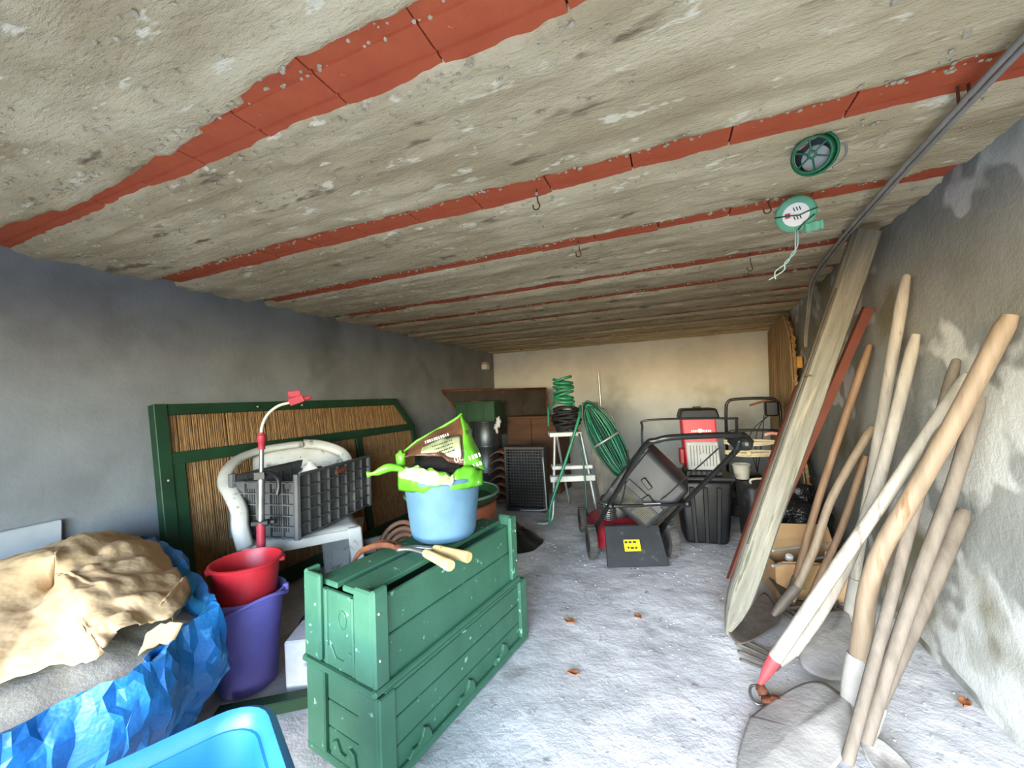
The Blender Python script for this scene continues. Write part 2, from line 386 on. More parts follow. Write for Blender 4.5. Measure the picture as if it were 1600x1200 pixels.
# back panel: a sagging sheet that rises to a peak
def panel(s0, s1, bot, top, mt, nm, dbot=-.06, dtop=.10, off=0., nu=26, nv=14, amp=.012, th=.003):
    b = MB()
    def fn(u, v):
        s = s0+(s1-s0)*u; z0 = bot(s); z1 = top(s); z = z0+(z1-z0)*v
        d = dbot+(dtop-dbot)*v+.045*math.sin(PI*v)*-.5+amp*fbm(s*14, z*14, off)+off
        return bw(s+.006*nz(z*20, s*9), z, d)
    b.grid(fn, nu, nv); return b.build(nm, mt, t, smooth=True, world=True, thick=th)
def lerp_pts(P):
    def f(s):
        if s <= P[0][0]: return P[0][1]
        for (a, b), (c, d) in zip(P, P[1:]):
            if s <= c: return b+(d-b)*(s-a)/(c-a)
        return P[-1][1]
    return f
topf = lerp_pts([(-.15, .845), (-.10, .885), (0, .935), (.07, .972), (.09, .99), (.112, .95), (.135, .88), (.158, .82), (.166, .78)])
mouth = lerp_pts([(-.15, .835), (-.12, .842), (-.06, .838), (0, .832), (.025, .808), (.06, .80), (.166, .77)])
brt = lerp_pts([(-.14, .86), (-.08, .885), (0, .925), (.06, .952), (.08, .955), (.1, .90), (.12, .86)])
bp = panel(-.15, .092, mouth, topf, m_bagb, 'printed_panel', -.04, .07)
panel(.086, .166, mouth, topf, m_bagg, 'side_gusset', -.052, .062, nu=10)
b = MB(); b.tube([bw(s_, topf(s_)+.001, .068) for s_ in [-.15+.24*k/14 for k in range(15)]], .006, 6, sx=.6); b.build('top_seam', m_bagg, t, smooth=True, world=True)
lt = panel(-.075, .075, lambda s: mouth(s)+.014+.10*(s+.075), lambda s: min(topf(s)-.03, mouth(s)+.05+.42*(s+.075)), m_bagl, 'pale_label', -.075, -.005, nu=14, nv=6, amp=.006)
# right side wall and body going down into the tub
b = MB()
def bodyf(u, v):
    a = 2*PI*u; z = SLT+.12+(.775-SLT-.12)*v
    k = .105+.038*v+.007*nz(math.cos(a)*3, math.sin(a)*3, z*16)
    lift = .03*math.cos(a+.65)*v
    return V((BK[0], BK[1], 0))+V((k*math.cos(a), k*math.sin(a), z-lift*.5-(.03 if math.cos(a-5.6) > .3 else 0)*v))
b.grid(bodyf, 40, 10, closeu=True); b.build('bag_body', m_bagg, t, smooth=True, world=True, thick=.003)
b = MB(); b.lathe([(.0, .0), (.06, -.002), (.115, -.012)], (BK[0], BK[1], .79), 24, wob=lambda i, a: .008*nz(math.cos(a)*3, math.sin(a)*3, i))
b.ball((BK[0]-.03, BK[1]+.045, .785), (.115, .115, .035), 14, 6, .3, 3); o = b.build('soil', m_soil, t, smooth=True, world=True); o['kind'] = 'stuff'
# front lip: crumpled turned-out edge with a twisted tail to the left
b = MB(); lipf = lerp_pts([(-.16, .80), (-.10, .812), (-.04, .80), (0, .79), (.03, .775), (.06, .795), (.1, .80), (.15, .775)])
def lip(u, v):
    s = -.165+.32*u; z = .715+(lipf(s)-.715)*v+.012*nz(s*40, v*3)*v
    d = -.13*math.sqrt(max(.02, 1-(s/.175)**2))-.035*v*(1-v)*4*.6+.016*nz(s*26, z*30, 2)
    return bw(s, z, d)
b.grid(lip, 46, 8); b.build('front_lip', m_bagg, t, smooth=True, world=True, thick=.003)
b = MB()
def lip2(u, v):
    s = -.16+.20*u; z = lipf(s)-.002-.05*v*(.45+.55*math.sin(u*PI))+.008*nz(s*50, v*4)
    d = -.13*math.sqrt(max(.02, 1-(s/.175)**2))-.012-.026*v+.008*nz(s*33, z*20)
    return bw(s, z, d)
b.grid(lip2, 34, 6); b.build('turned_edge', m_bagl, t, smooth=True, world=True, thick=.002)
b = MB(); P = smooth_path([bw(-.14, .80, -.09), bw(-.19, .812, -.10), bw(-.235, .797, -.105), bw(-.268, .792, -.10)], 6)
b.tube(P, [.006+.010*abs(math.sin(k*.22)) for k in range(len(P))], 7, sx=.45); b.build('twisted_tail', m_bagg, t, smooth=True, world=True)
b = MB(); b.ball(bw(-.155, .83, -.03), (.02, .02, .035), 8, 6, .5, 4); b.build('side_tuft', m_bagg, t, smooth=True, world=True)
def onp(s, z, d, tilt=.35, sc=1):           # text frame facing the doorway
    X = rr_*math.cos(tilt)+V((0, 0, 1))*math.sin(tilt); Zn = -dr*.86+V((0, 0, .5)); Zn.normalize(); Yv = Zn.cross(X).normalized(); X = Yv.cross(Zn)
    p = bw(s, z, d)-V((BK[0], BK[1], SLT+.05)); return Matrix(((X.x, Yv.x, Zn.x, p.x), (X.y, Yv.y, Zn.y, p.y), (X.z, Yv.z, Zn.z, p.z), (0, 0, 0, 1)))
def marks(nm, rows, mt, par):                # rows of small illegible print
    b = MB()
    for (s_, z_, d_, n_, w_, h_) in rows:
        Mx = onp(s_, z_, d_); r3 = Mx.to_3x3()
        for k in range(n_): b.box(Mx @ V(((k-n_/2)*w_*1.5, 0, 0)), (w_*(.6+.5*((k*7) % 3)/2), h_, .0012), r3)
    return b.build(nm, mt, par)
marks('print_title', [(-.012, .905, -.045, 11, .006, .011)], m_inkw, bp)
marks('print_lines', [(.006+.006*k, .889-.0125*k, -.090+.004*k, 12-k, .0045, .005) for k in range(4)], m_ink, lt)
text_obj('20', .034, onp(.062, .826, -.085) @ Matrix.Rotation(PI, 4, 'Z'), m_inkw, 'volume_print', bp)
marks('side_print', [(.132, .83, -.075, 4, .009, .016), (.14, .80, -.085, 3, .009, .014)], m_inkw, bp)
marks('code_bars', [(.112, .922, -.02, 7, .0028, .018)], m_ink, bp)
# ------------------------------------------------------------------ loppers with cork handles
m_cork = mat('cork_grip', '#c9a368', '#dcba80', 20, .8, bump=.2, spots=('#7a5a35', 26, .64, .05))
zt = SLT+.016
t = thing('lopping_shears', 'rusty garden shears with two yellow cork handles on the upper planter', 'shears', (-.87, 1.12, zt))
for (a, b_) in (((-.80, 1.118), (-.652, 1.045)), ((-.79, 1.158), (-.628, 1.118))):
    a3 = V((a[0], a[1], zt+.004)); b3 = V((b_[0], b_[1], zt+.008)); d = (b3-a3)
    pts = [a3+d*k for k in (0, .04, .12, .5, .85, .97, 1)]; MB().tube(pts, [.009, .0135, .0145, .0155, .0175, .0185, .015], 14).build('grip', m_cork, t, smooth='auto', world=True)
    c = V((-.915, 1.125, zt)); MB().tube(smooth_path([c, c.lerp(a3, .5)+V((0, 0, .006)), a3+d*.1], 4), [.011, .0095, .008, .007, .0065, .006, .006, .006, .006], 8, sx=1.4).build('tang', m_steel, t, smooth=True, world=True)
MB().lathe([(0, 0), (.014, 0), (.015, .006), (.008, .011), (0, .011)], (-.915, 1.125, zt+.006), 14).build('pivot_bolt', m_rust, t, world=True)
P = smooth_path([(-.905, 1.122, zt), (-.955, 1.118, zt+.012), (-1.0, 1.095, zt+.012), (-1.03, 1.06, zt), (-1.038, 1.035, zt-.03)], 5)
MB().tube(P, [.007+.005*math.sin(PI*min(1, k/len(P)*1.15)) for k in range(len(P))], 8, sx=.55).build('hooked_blade', m_rust, t, smooth=True, world=True)
P = smooth_path([(-.905, 1.13, zt), (-.96, 1.15, zt+.004), (-1.015, 1.14, zt+.004), (-1.05, 1.10, zt-.01)], 5)
MB().tube(P, [.006+.007*math.sin(PI*k/len(P)) for k in range(len(P))], 8, sx=.5).build('cutting_blade', m_rust, t, smooth=True, world=True)
# ------------------------------------------------------------------ purple pail with a red pail stacked in it
m_purple = mat('purple_plastic', '#7d72c2', '#8a80cf', 6, .45, bump=.03)
t = thing('purple_pail', 'tall purple plastic pail standing beside the blue tarp', 'bucket', (-1.545, 1.01, .0))
MB().lathe([(0, .003), (.09, .003), (.096, .012), (.118, .325), (.127, .33), (.129, .345), (.121, .347), (.114, .33), (.092, .02), (0, .016)], seg=40).build('pail_body', m_purple, t, smooth='auto')
P = [(.133*math.cos(a), .133*math.sin(a), .35-.05*math.sin((a+.2)*1.0)**2) for a in [-1.9+2.6*k/24 for k in range(25)]]
MB().tube(P, .0075, 8).build('bail', m_purple, t, smooth=True)
for a in (-1.9, .7): MB().box((.130*math.cos(a), .130*math.sin(a), .335), (.02, .02, .035), rotm(0, 0, a)).build('bail_lug', m_purple, t, bevel=.003)
t = thing('red_pail', 'red plastic pail nested in the purple pail', 'bucket', (-1.535, 1.0, .215))
MB().lathe([(0, .003), (.082, .003), (.088, .012), (.110, .243), (.120, .247), (.122, .256), (.114, .258), (.106, .24), (.084, .022), (0, .016)], seg=44).build('pail_body', m_red_pl, t, smooth='auto')
m_dregs = mat('orange_dregs', '#b5552f', '#c96c3f', 7, .6, bump=.2)
MB().lathe([(0, .17), (.07, .171), (.097, .173), (.097, .165), (0, .165)], seg=30).build('dried_dregs', m_dregs, t, smooth=True)
for a in (-2.2, .9): MB().box((.116*math.cos(a), .116*math.sin(a), .238), (.022, .034, .02), rotm(0, 0, a)).build('bail_lug', m_red_pl, t, bevel=.003)
# ------------------------------------------------------------------ pump lance
LB = V((-1.655, 1.15, 0)); rL = V((LB.y, -LB.x, 0)).normalized()
def lw(s, z, d=0): return LB+rL*s+V((0, 0, z))+V((LB.x, LB.y, 0)).normalized()*d
m_hose_w = mat('cloudy_hose', '#b9b1a0', '#cfc8b8', 9, .4, bump=.03)
m_rubred = mat('dull_red_plastic', '#9c2a38', '#ad3444', 8, .5, bump=.05)
t = thing('sprayer_lance', 'sprayer lance with steel tube, red collars and curved hose behind the red pail', 'sprayer', LB)
MB().tube([lw(-.01, .004), lw(-.008, .2), lw(-.007, .555)], .017, 12).build('lower_sleeve', m_rubred, t, smooth='auto', world=True)
MB().tube([lw(-.007, .54), lw(-.003, .74)], .0145, 12).build('pump_tube', m_steel, t, smooth='auto', world=True)
MB().tube([lw(-.003, .72), lw(0, .90)], .009, 12).build('steel_tube', m_steel, t, smooth='auto', world=True)
MB().lathe([(0, 0), (.013, 0), (.013, .03), (.017, .035), (.017, .06), (.012, .065), (.01, .075), (0, .075)], lw(0, .868), 14).build('red_collar', m_rubred, t, smooth='auto', world=True)
b = MB().box(lw(-.008, .555), (.07, .03, .022), rotm(0, 0, .6)); b.box(lw(.025, .553), (.05, .024, .02), rotm(0, 0, .6)); b.build('clamp', m_blackp, t, bevel=.004, world=True)
b = MB(); b.tube(smooth_path([lw(-.012, .76), lw(.02, .765), lw(.055, .74), lw(.062, .70), lw(.055, .665)], 6), .0095, 8); b.box(lw(-.005, .757), (.04, .034, .03), rotm(0, 0, .6)); b.build('hand_hook', m_blackp, t, smooth='auto', world=True)
MB().tube(smooth_path([lw(0, .93), lw(.003, .97), lw(.025, 1.02), lw(.065, 1.055), lw(.11, 1.068)], 6), .0065, 8).build('hose', m_hose_w, t, smooth=True, world=True)
b = MB(); q = rotm(0, 0, math.atan2(rL.y, rL.x)) @ rotm(0, -.35, 0)
b.box(lw(.135, 1.078), (.06, .03, .034), q); b.box(lw(.128, 1.107), (.05, .022, .028), q @ rotm(0, .25, 0)); b.tube([lw(.15, 1.078), lw(.195, 1.09)], [.012, .008], 10); b.build('red_valve', m_rubred, t, bevel=.003, world=True)
# ------------------------------------------------------------------ white monobloc chair
t = thing('garden_chair', 'dirty white plastic garden chair with the grey crate on its seat', 'chair', (-1.786, 1.464, 0), math.radians(51))
b = MB()
def seatf(u, v):
    x = -.235+.47*u; y = -.215+.43*v
    z = .445-.012*math.sin(PI*u)*math.sin(PI*v)-(.028*(max(0, .12-v)/.12)**2)
    return (x*(1-.10*v), y, z)
b.grid(seatf, 16, 14); b.build('seat', m_white_pl, t, smooth=True, thick=.012, offs=-1)
MB().box((0, -.212, .408), (.47, .012, .045)).build('seat_apron', m_white_pl, t, bevel=.004)
for sx in (-1, 1):
    for (y0, y1) in ((-.195, -.225), (.2, .27)):
        b = MB(); x = sx*.215; xb = sx*.25
        b.hexa([(xb-.025, y1-.022, .002), (xb+.025, y1-.022, .002), (xb+.025, y1+.022, .002), (xb-.025, y1+.022, .002)], [(x-.033, y0-.024, .435), (x+.033, y0-.024, .435), (x+.033, y0+.024, .435), (x-.033, y0+.024, .435)])
        b.build('leg', m_white_pl, t, bevel=.006)
    if sx < 0:
        P = smooth_path([(sx*.235, -.20, .43), (sx*.255, -.19, .52), (sx*.262, -.155, .59), (sx*.30, -.07, .655), (sx*.335, .02, .695), (sx*.335, .10, .745), (sx*.29, .19, .79), (sx*.20, .255, .815), (sx*.08, .285, .825), (0, .29, .828)], 7)
        MB().tube(P, [.034]*len(P), 8, sx=.55).build('armrest', m_white_pl, t, smooth=True)
    else:
        P = smooth_path([(.2, .255, .815), (.08, .285, .825), (0, .29, .828)], 6)
        MB().tube(smooth_path([(.25, .20, .60), (.238, .225, .70), (.2, .25, .765), (.10, .28, .812), (0, .29, .828)], 6), .030, 8, sx=.5).build('back_top', m_white_pl, t, smooth=True)
b = MB()
def btop(u, v):
    x = -.245+.49*u; return (x, .285-.5*x*x+.012*v-.02*(1-v), .69+.125*v-(.35 if x < 0 else 2.2)*x*x*v)
b.grid(btop, 18, 4); b.build('back_band', m_white_pl, t, smooth=True, thick=.01)
for k in range(6):
    x = -.2+.08*k
    b = MB(); b.hexa([(x*.88-.016, .205, .43), (x*.88+.016, .205, .43), (x*.88+.016, .217, .43), (x*.88-.016, .217, .43)], [(x-.022, .262-.5*x*x, .715), (x+.022, .262-.5*x*x, .715), (x+.022, .274-.5*x*x, .715), (x-.022, .274-.5*x*x, .715)])
    b.build('back_slat', m_white_pl, t, bevel=.003)
# ------------------------------------------------------------------ grey harvest crate on the chair
m_greyc = mat('dusty_grey_plastic', '#434343', '#565655', 5, .6, bump=.08, spots=('#6d6c69', 4, .58, .15))
t = thing('harvest_crate', 'dusty grey slotted plastic crate resting on the white chair', 'crate', (-1.585, 1.262, .448), math.radians(100))
LX, LY, HZ = .56, .355, .29
def crate_wall(M, Lw, name, top, slots):
    b = MB(); Mr = M.to_3x3()
    def bx(x0, x1, z0, z1, d0, d1): b.box(M @ V(((x0+x1)/2, (d0+d1)/2, (z0+z1)/2)), (x1-x0, d1-d0, z1-z0), Mr)
    bx(0, Lw, 0, .03, .004, .012); bx(0, Lw, top-.035, top, .004, .012)
    nz_ = 5
    for k in range(nz_+1): z = .004+k*(top-.012)/nz_; bx(0, Lw, z, z+.006, -.010, .012)
    nx = int(round(Lw/.07))
    for k in range(nx+1): x = k*(Lw-.007)/nx; bx(x, x+.007, 0, top, -.008, .012)
    x = .0
    while x < Lw-.001:
        inz = any(a < x < c for a, c in slots)
        if inz: bx(x, x+.006, .03, top-.035, .004, .010); x += .0125
        else: bx(x, min(x+.012, Lw), .03, top-.035, .004, .010); x += .012
    return b.build(name, m_greyc, t)
crate_wall(Matrix.Identity(4), LX, 'side_wall', HZ, [(.10, .2), (.22, .34), (.38, .5)])
crate_wall(Matrix.Translation((0, LY, 0)) @ Matrix.Rotation(-PI/2, 4, 'Z'), LY, 'end_wall', HZ-.03, [(.06, .13), (.2, .3)])
crate_wall(Matrix.Translation((LX, LY, 0)) @ Matrix.Rotation(PI, 4, 'Z'), LX, 'side_wall', HZ, [(.1, .2), (.22, .34), (.38, .5)])
crate_wall(Matrix.Translation((LX, 0, 0)) @ Matrix.Rotation(PI/2, 4, 'Z'), LY, 'end_wall', HZ-.03, [(.06, .13), (.2, .3)])
MB().box((LX/2, LY/2, .008), (LX-.01, LY-.01, .012)).build('base', m_greyc, t)
for x in (0, LX):
    for y in (0, LY): MB().tube([(x, y, 0), (x, y, HZ+.004)], .016, 8).build('corner_column', m_greyc, t, smooth='auto')
MB().box((.3, -.008, HZ-.035), (.085, .012, .026)).build('handle_plate', m_rust, t, bevel=.003)
MB().tube([(x_, -.013, HZ+.002) for x_ in (0, LX)], .007, 6).build('rim', m_greyc, t)
m_paperw = mat('white_paper', '#c9c6c0', '#d8d5cf', 8, .8, bump=.1)
t = thing('crumpled_paper', 'crumpled whitish paper sheet sticking out of the grey crate', 'paper', (-1.78, 1.40, .457))
b = MB(); b.grid(lambda u, v: V((-1.87+.17*u, 1.40+.10*v+.02*nz(u*5, v*5), .468+.30*v*(1-.5*abs(u-.5))+.02*nz(u*6, v*6, 3))), 12, 10); b.build('sheet', m_paperw, t, smooth=True, world=True, thick=.002)
# ------------------------------------------------------------------ green framed reed panel leaning on the left wall
m_dkgreen = mat('dark_green_paint', '#16351f', '#1d4329', 6, .55, bump=.1, spots=('#5b8a68', 19, .72, .03))
m_reed = mat('dry_reed', '#7a5732', '#a67c4b', 3, .7, bump=.2, bscale=30, stretch=(40, 40, 1.2), spots=('#4d3520', 5, .6, .1))
t = thing('reed_screen', 'dark green framed reed screen leaning on the left wall', 'screen', (-2.14, 1.06, .006))
LEAN = math.atan2(.165, 1.08); qL = rotm(0, -LEAN, 0)
def fp(x, y, z): return qL @ V((x, y, z))
def bar(nm, y0, y1, z0, z1, th=.034):
    b = MB(); b.box((0, (y0+y1)/2, (z0+z1)/2), (th, y1-y0, z1-z0)); b.v = [qL @ a for a in b.v]; return b.build(nm, m_dkgreen, t, bevel=.003)
bar('stile', 0, .055, 0, 1.09, .05); bar('stile', .055, .11, 0, .80, .036); bar('top_rail', .055, 1.75, 1.035, 1.09); bar('mid_rail', .055, 1.95, .79, .85, .04); bar('bottom_rail', .055, 1.95, 0, .085)
bar('stile', 1.93, 1.99, 0, .82); bar('stile', 1.24, 1.30, .085, .79)
b = MB(); b.prism([(1.735, 1.09), (1.75, 1.035), (1.93, .81), (1.99, .81), (1.99, .83), (1.785, 1.09)], .034, Matrix(((0, 0, 1, -.017), (1, 0, 0, 0), (0, 1, 0, 0), (0, 0, 0, 1)))); b.v = [qL @ a for a in b.v]; b.build('slanted_rail', m_dkgreen, t, bevel=.002)
b = MB(); y = .06; k = 0
while y < 1.94:
    z1 = 1.07 if y < 1.74 else 1.07-(y-1.74)*1.25
    w = .0042*random.uniform(.75, 1.2); x0 = .004*nz(y*40); l = random.uniform(-.003, .003)
    b.tube([fp(x0-.005, y, .03), fp(x0-.005+random.uniform(-.003, .003), y+l*.5, .5), fp(x0-.005, y+l, z1)], w, 5, caps=False); y += w*1.9
o = b.build('reed_infill', m_reed, t, smooth=True); o['kind'] = 'stuff'
for (y, z) in ((.03, .35), (.03, .72), (.5, 1.06), (.8, 1.06)): MB().ball(fp(.026, y, z), .006, 6, 4).build('screw_head', m_mort, t)
# ------------------------------------------------------------------ blue tarp bag with sand and kraft paper
m_tarp = mat('blue_tarp', '#1a62a0', '#277bbb', 5, .42, bump=.3, bscale=9, dist=.03, spots=('#4fa3dd', 11, .64, .08))
m_sand = mat('grey_sand', '#8f8676', '#a0978a', 12, .95, bump=.3, bscale=90)
m_kraft = mat('kraft_paper', '#bb9a70', '#cdac82', 4, .85, bump=.4, bscale=6, dist=.03, spots=('#ab895f', 2.4, .6, .2))
t = thing('tarp_sack', 'crumpled blue tarp sack bulging beside the purple pail and left wall', 'sack', (-1.8, .55, 0))
RIM = [(-1.355, .79, .44), (-1.30, .66, .425), (-1.245, .54, .42), (-1.315, .41, .40), (-1.36, .26, .40), (-1.55, .10, .42), (-1.85, .04, .44), (-2.12, .16, .46), (-2.24, .45, .49), (-2.27, .75, .51), (-2.22, .95, .52), (-1.97, .96, .50), (-1.74, .905, .475), (-1.525, .84, .455)]
RS = smooth_path(RIM+[RIM[0]], 8)[:-1]; NR = len(RS); CT = V((-1.8, .52, 0))
b = MB()
def tarpf(u, v):
    i = int(round(u*NR)) % NR; p = RS[i]; a = 2*PI*u; c = V((CT.x, CT.y, p.z)); out = (V((p.x, p.y, 0))-CT); L = out.length; out.normalize()
    fold = (.034*fbm(u*22, v*2.2, 0, 3)+.009*nz(u*75, v*11, 6))*min(1, v*4+.3)
    if v < .25:                              # inner flap of the turned-over rim
        k = v/.25; q = p-out*(.05*(1-k))-V((0, 0, .06*(1-k)**1.5)); f = .5
    else:
        k = (v-.25)/.75; q = V((p.x, p.y, p.z*(1-k)))+out*(.035*math.sin(PI*min(1, k*1.4))-.12*k*k); f = 1
    tg = V((-out.y, out.x, 0)); q = q+out*fold*f+tg*(.016*nz(u*90, v*13, 3)); q.z += .014*nz(u*40, 5+v*3)*(1-abs(v-.25))+.012*nz(u*70, v*15, 8)*(1 if v > .3 else 0)
    q.z = max(q.z, .006); q.x = max(q.x, -2.30); return q
b.grid(tarpf, NR, 20, closeu=True); b.f = [q for k, f in enumerate(b.f) for q in (((f[0], f[1], f[2]), (f[0], f[2], f[3])) if random.random() < .5 else ((f[0], f[1], f[3]), (f[1], f[2], f[3])))]; o = b.build('sack_skin', m_tarp, t, smooth='auto', world=True, thick=.002); o.modifiers['edges'].split_angle = .32
b = MB()                                      # hanging loose corner of the tarp next to the pail
b.grid(lambda u, v: V((-1.40+.10*u-.02*v, .76-.18*u, .41-.30*v*(1-.3*u)))+V((.03*nz(u*5, v*5)+.02*v, .02*nz(u*6, v*4, 2), 0)), 12, 12); b.build('loose_flap', m_tarp, t, smooth=True, world=True, thick=.003)
b = MB()
def sandf(u, v):
    i = int(round(u*NR)) % NR; p = RS[i]; q = V((CT.x, CT.y, 0)).lerp(V((p.x, p.y, 0)), v*.955); q.z = .375+.085*(1-v*v)+.01*fbm(q.x*9, q.y*9); return q
b.grid(sandf, NR, 12, closeu=True); o = b.build('sand', m_sand, t, smooth=True, world=True); o['kind'] = 'stuff'
PAP = [(-1.46, .39, .435), (-1.378, .465, .445), (-1.305, .489, .455), (-1.30, .503, .46), (-1.335, .54, .47), (-1.345, .597, .47), (-1.36, .62, .475), (-1.335, .663, .47), (-1.42, .737, .475), (-1.62, .82, .485), (-1.88, .90, .505), (-2.15, .91, .52), (-2.24, .82, .53), (-2.2, .70, .53), (-2.1, .58, .53), (-2.1, .36, .52), (-1.95, .12, .49), (-1.6, .13, .45), (-1.47, .25, .435)]
PS = smooth_path(PAP+[PAP[0]], 7)[:-1]; NP = len(PS); PC = V((-1.78, .58, .56))
t = thing('kraft_paper', 'crumpled brown kraft paper sheet covering the sand in the blue sack', 'paper', (-1.78, .58, .48))
def papf(u, v):
    i = int(round(u*NP)) % NP; p = PS[i]; q = PC.lerp(p, v); j = (u*37) % 1
    q.z = p.z+(.085)*(1-v**2.2)+.016*fbm(q.x*5, q.y*5, 1, 3)*(.4+v)+(.028*abs(nz(q.x*8, q.y*8, 4))+.016*abs(nz(q.x*19, q.y*19, 2)))*(1 if q.y > .5 else .45)
    w = .012*(v**6); q.x += w*nz(u*70, 3); q.y += w*nz(u*70, 9); return q
b = MB(); b.grid(papf, NP, 34, closeu=True); b.build('sheet', m_kraft, t, smooth=True, world=True, thick=.002, offs=1)
b = MB(); b.grid(lambda u, v: V((-1.52+.13*u, .77-.12*u+.04*v, .47+.05*math.sin(PI*v)-.04*v+.012*nz(u*8, v*8))), 10, 8); b.build('torn_strip', m_kraft, t, smooth=True, world=True, thick=.0015)
b = MB(); b.grid(lambda u, v: V((-1.325+.045*u*(1-.3*v), .60+.06*u-.02*v, .462-.05*v+.012*math.sin(PI*u)+.008*nz(u*9, v*9))), 8, 6); b.build('torn_curl', m_kraft, t, smooth=True, world=True, thick=.0015)
# ------------------------------------------------------------------ bright blue plastic tub in the foreground
m_blue = mat('bright_blue_plastic', '#1f68c9', '#3179d8', 4, .38, bump=.04)
C0 = V((-.868, .588, .425)); e1 = V((-.44, -.9, 0)).normalized(); e2 = V((.9, -.44, 0)).normalized()
t = thing('builders_tub', 'bright blue plastic tub with rounded corner in the near foreground', 'tub', tuple((C0+e1*.3+e2*.21).xy)+(0,))
def rrect(a, bb, r, n=7):
    out = []
    for cx, cy, s in ((a-r, bb-r, 0), (-a+r, bb-r, 1), (-a+r, -bb+r, 2), (a-r, -bb+r, 3)):
        for k in range(n): q = (s+k/(n-1))*PI/2; out.append((cx+r*math.cos(q), cy+r*math.sin(q)))
    return out
cen = C0+e1*.3+e2*.21
LAY = [(.225, .145, .07, .006), (.24, .155, .07, .012), (.285, .198, .075, .40), (.305, .215, .08, .418), (.318, .225, .085, .418), (.320, .228, .085, .405), (.316, .225, .085, .402), (.304, .213, .08, .410), (.290, .203, .075, .40), (.245, .16, .07, .02)]
LAY = [(.0, .0, 0, .008)]+[(.225, .145, .07, .006), (.285, .198, .07, .385), (.318, .228, .085, .388), (.322, .232, .085, .398), (.32, .23, .085, .404), (.306, .217, .08, .414), (.296, .207, .078, .404), (.288, .200, .072, .38), (.262, .176, .07, .23), (.252, .166, .07, .22), (.232, .148, .06, .03), (.21, .13, .05, .018)]+[(0, 0, 0, .018)]
ring = []
for (a, bb, r, z) in LAY:
    pts = rrect(max(a, .004), max(bb, .004), max(min(r, a, bb), .002)) if a > 0 else [(0, 0)]*28
    ring.append([cen+e1*p[0]*1+e2*p[1]+V((0, 0, z-cen.z)) for p in pts])
b = MB(); n = 28
for rg in ring: b.v += rg
for j in range(len(ring)-1):
    for i in range(n): b.f.append((j*n+i, j*n+(i+1) % n, (j+1)*n+(i+1) % n, (j+1)*n+i))
b.build('tub_body', m_blue, t, smooth='auto', world=True, weld=.0005)
tag(MB().box((-2.335, .60, .315), (.016, .36, .62)).build('foam_board', mat('pale_grey_foam', '#a9adb0', '#b8bcbf', 6, .8, bump=.1), bevel=.004), 'pale grey foam board propped on the left wall behind the tarp sack', 'board')
# ------------------------------------------------------------------ rear-bag lawn mower
m_tyre = mat('dusty_tyre', '#3a3937', '#56534f', 12, .9, bump=.3, spots=('#7d7972', 9, .6, .1))
m_dustblk = mat('dusty_black_plastic', '#17191c', '#26282b', 5, .55, bump=.1, bscale=50, spots=('#4f4e4c', 11, .62, .12))
m_blkmet = mat('black_enamel_tube', '#0f1012', '#191a1c', 8, .35, bump=.03)
m_mred = mat('faded_red_paint', '#8e1f28', '#a62c35', 7, .45, bump=.08, spots=('#5d2a2a', 6, .62, .15))
m_yel = mat('yellow_label', '#e3c400', '#efd213', 6, .5, bump=0)
MW = (-.275, 2.59); MR = math.radians(20.5)
t = thing('lawn_mower', 'red and black walk-behind lawn mower with its handlebar toward the doorway', 'lawn mower', (MW[0], MW[1], 0), MR)
b = MB()
def deckf(u, v):
    a = 2*PI*u; w = .215+.02*math.cos(2*a); x = .225*(abs(math.cos(a))**.6)*(1 if math.cos(a) > 0 else -1); y = .26+.27*(abs(math.sin(a))**.6)*(1 if math.sin(a) > 0 else -1)
    k = [1.04, 1.0, .97, .80, .5, .02][int(round(v*5))]; z = [.055, .075, .15, .185, .20, .205][int(round(v*5))]
    return (x*k, .26+(y-.26)*k, z)
b.grid(deckf, 32, 5, closeu=True); b.build('deck', m_mred, t, smooth=True)
def wheel(x, y, r, w):
    q = rotm(0, PI/2, 0); 
    o = MB().lathe([(r*.55, -w/2), (r*.93, -w/2), (r, -w*.3), (r, w*.3), (r*.93, w/2), (r*.55, w/2), (r*.55, -w/2)], (x, y, r+.002), 28, q).build('wheel', m_tyre, t, smooth='auto')
    MB().lathe([(0, -w*.28), (r*.2, -w*.34), (r*.22, -w*.22), (r*.56, -w*.22), (r*.56, w*.22), (r*.22, w*.22), (r*.2, w*.34), (0, w*.34)], (x, y, r+.002), 20, q).build('hub', m_dustblk, o, smooth='auto')
    tr = MB()
    for k in range(20):
        a = 2*PI*k/20; tr.box((x, y+r*math.cos(a), r+.002+r*math.sin(a)), (w*.9, .010, .005), rotm(a-PI/2, 0, 0))
    tr.build('tread', m_tyre, o)
for (x, y, r, w) in ((-.25, 0, .105, .05), (.25, 0, .105, .05), (-.235, .50, .095, .045), (.235, .50, .095, .045)): wheel(x, y, r, w)
b = MB(); b.hexa([(-.185, -.15, .006), (.185, -.15, .006), (.185, -.135, .006), (-.185, -.135, .006)], [(-.17, -.03, .215), (.17, -.03, .215), (.17, -.015, .22), (-.17, -.015, .22)]); fl = b.build('rear_flap', m_dustblk, t, bevel=.004)
b = MB(); ang = math.atan2(.12, .21); b.box((-.02, -.103, .118), (.098, .003, .066), rotm(-ang, 0, 0)); lb = b.build('yellow_label', m_yel, fl)
b = MB()
for (x, z, w) in ((-.045, .135, .018), (-.02, .135, .018), (.006, .135, .02), (-.035, .108, .012), (-.012, .106, .02), (.012, .106, .014)):
    b.box((x-.01, -.105+(z-.118)*.57, z), (w, .002, .012), rotm(-ang, 0, 0))
b.build('warning_symbols', m_ink, lb)
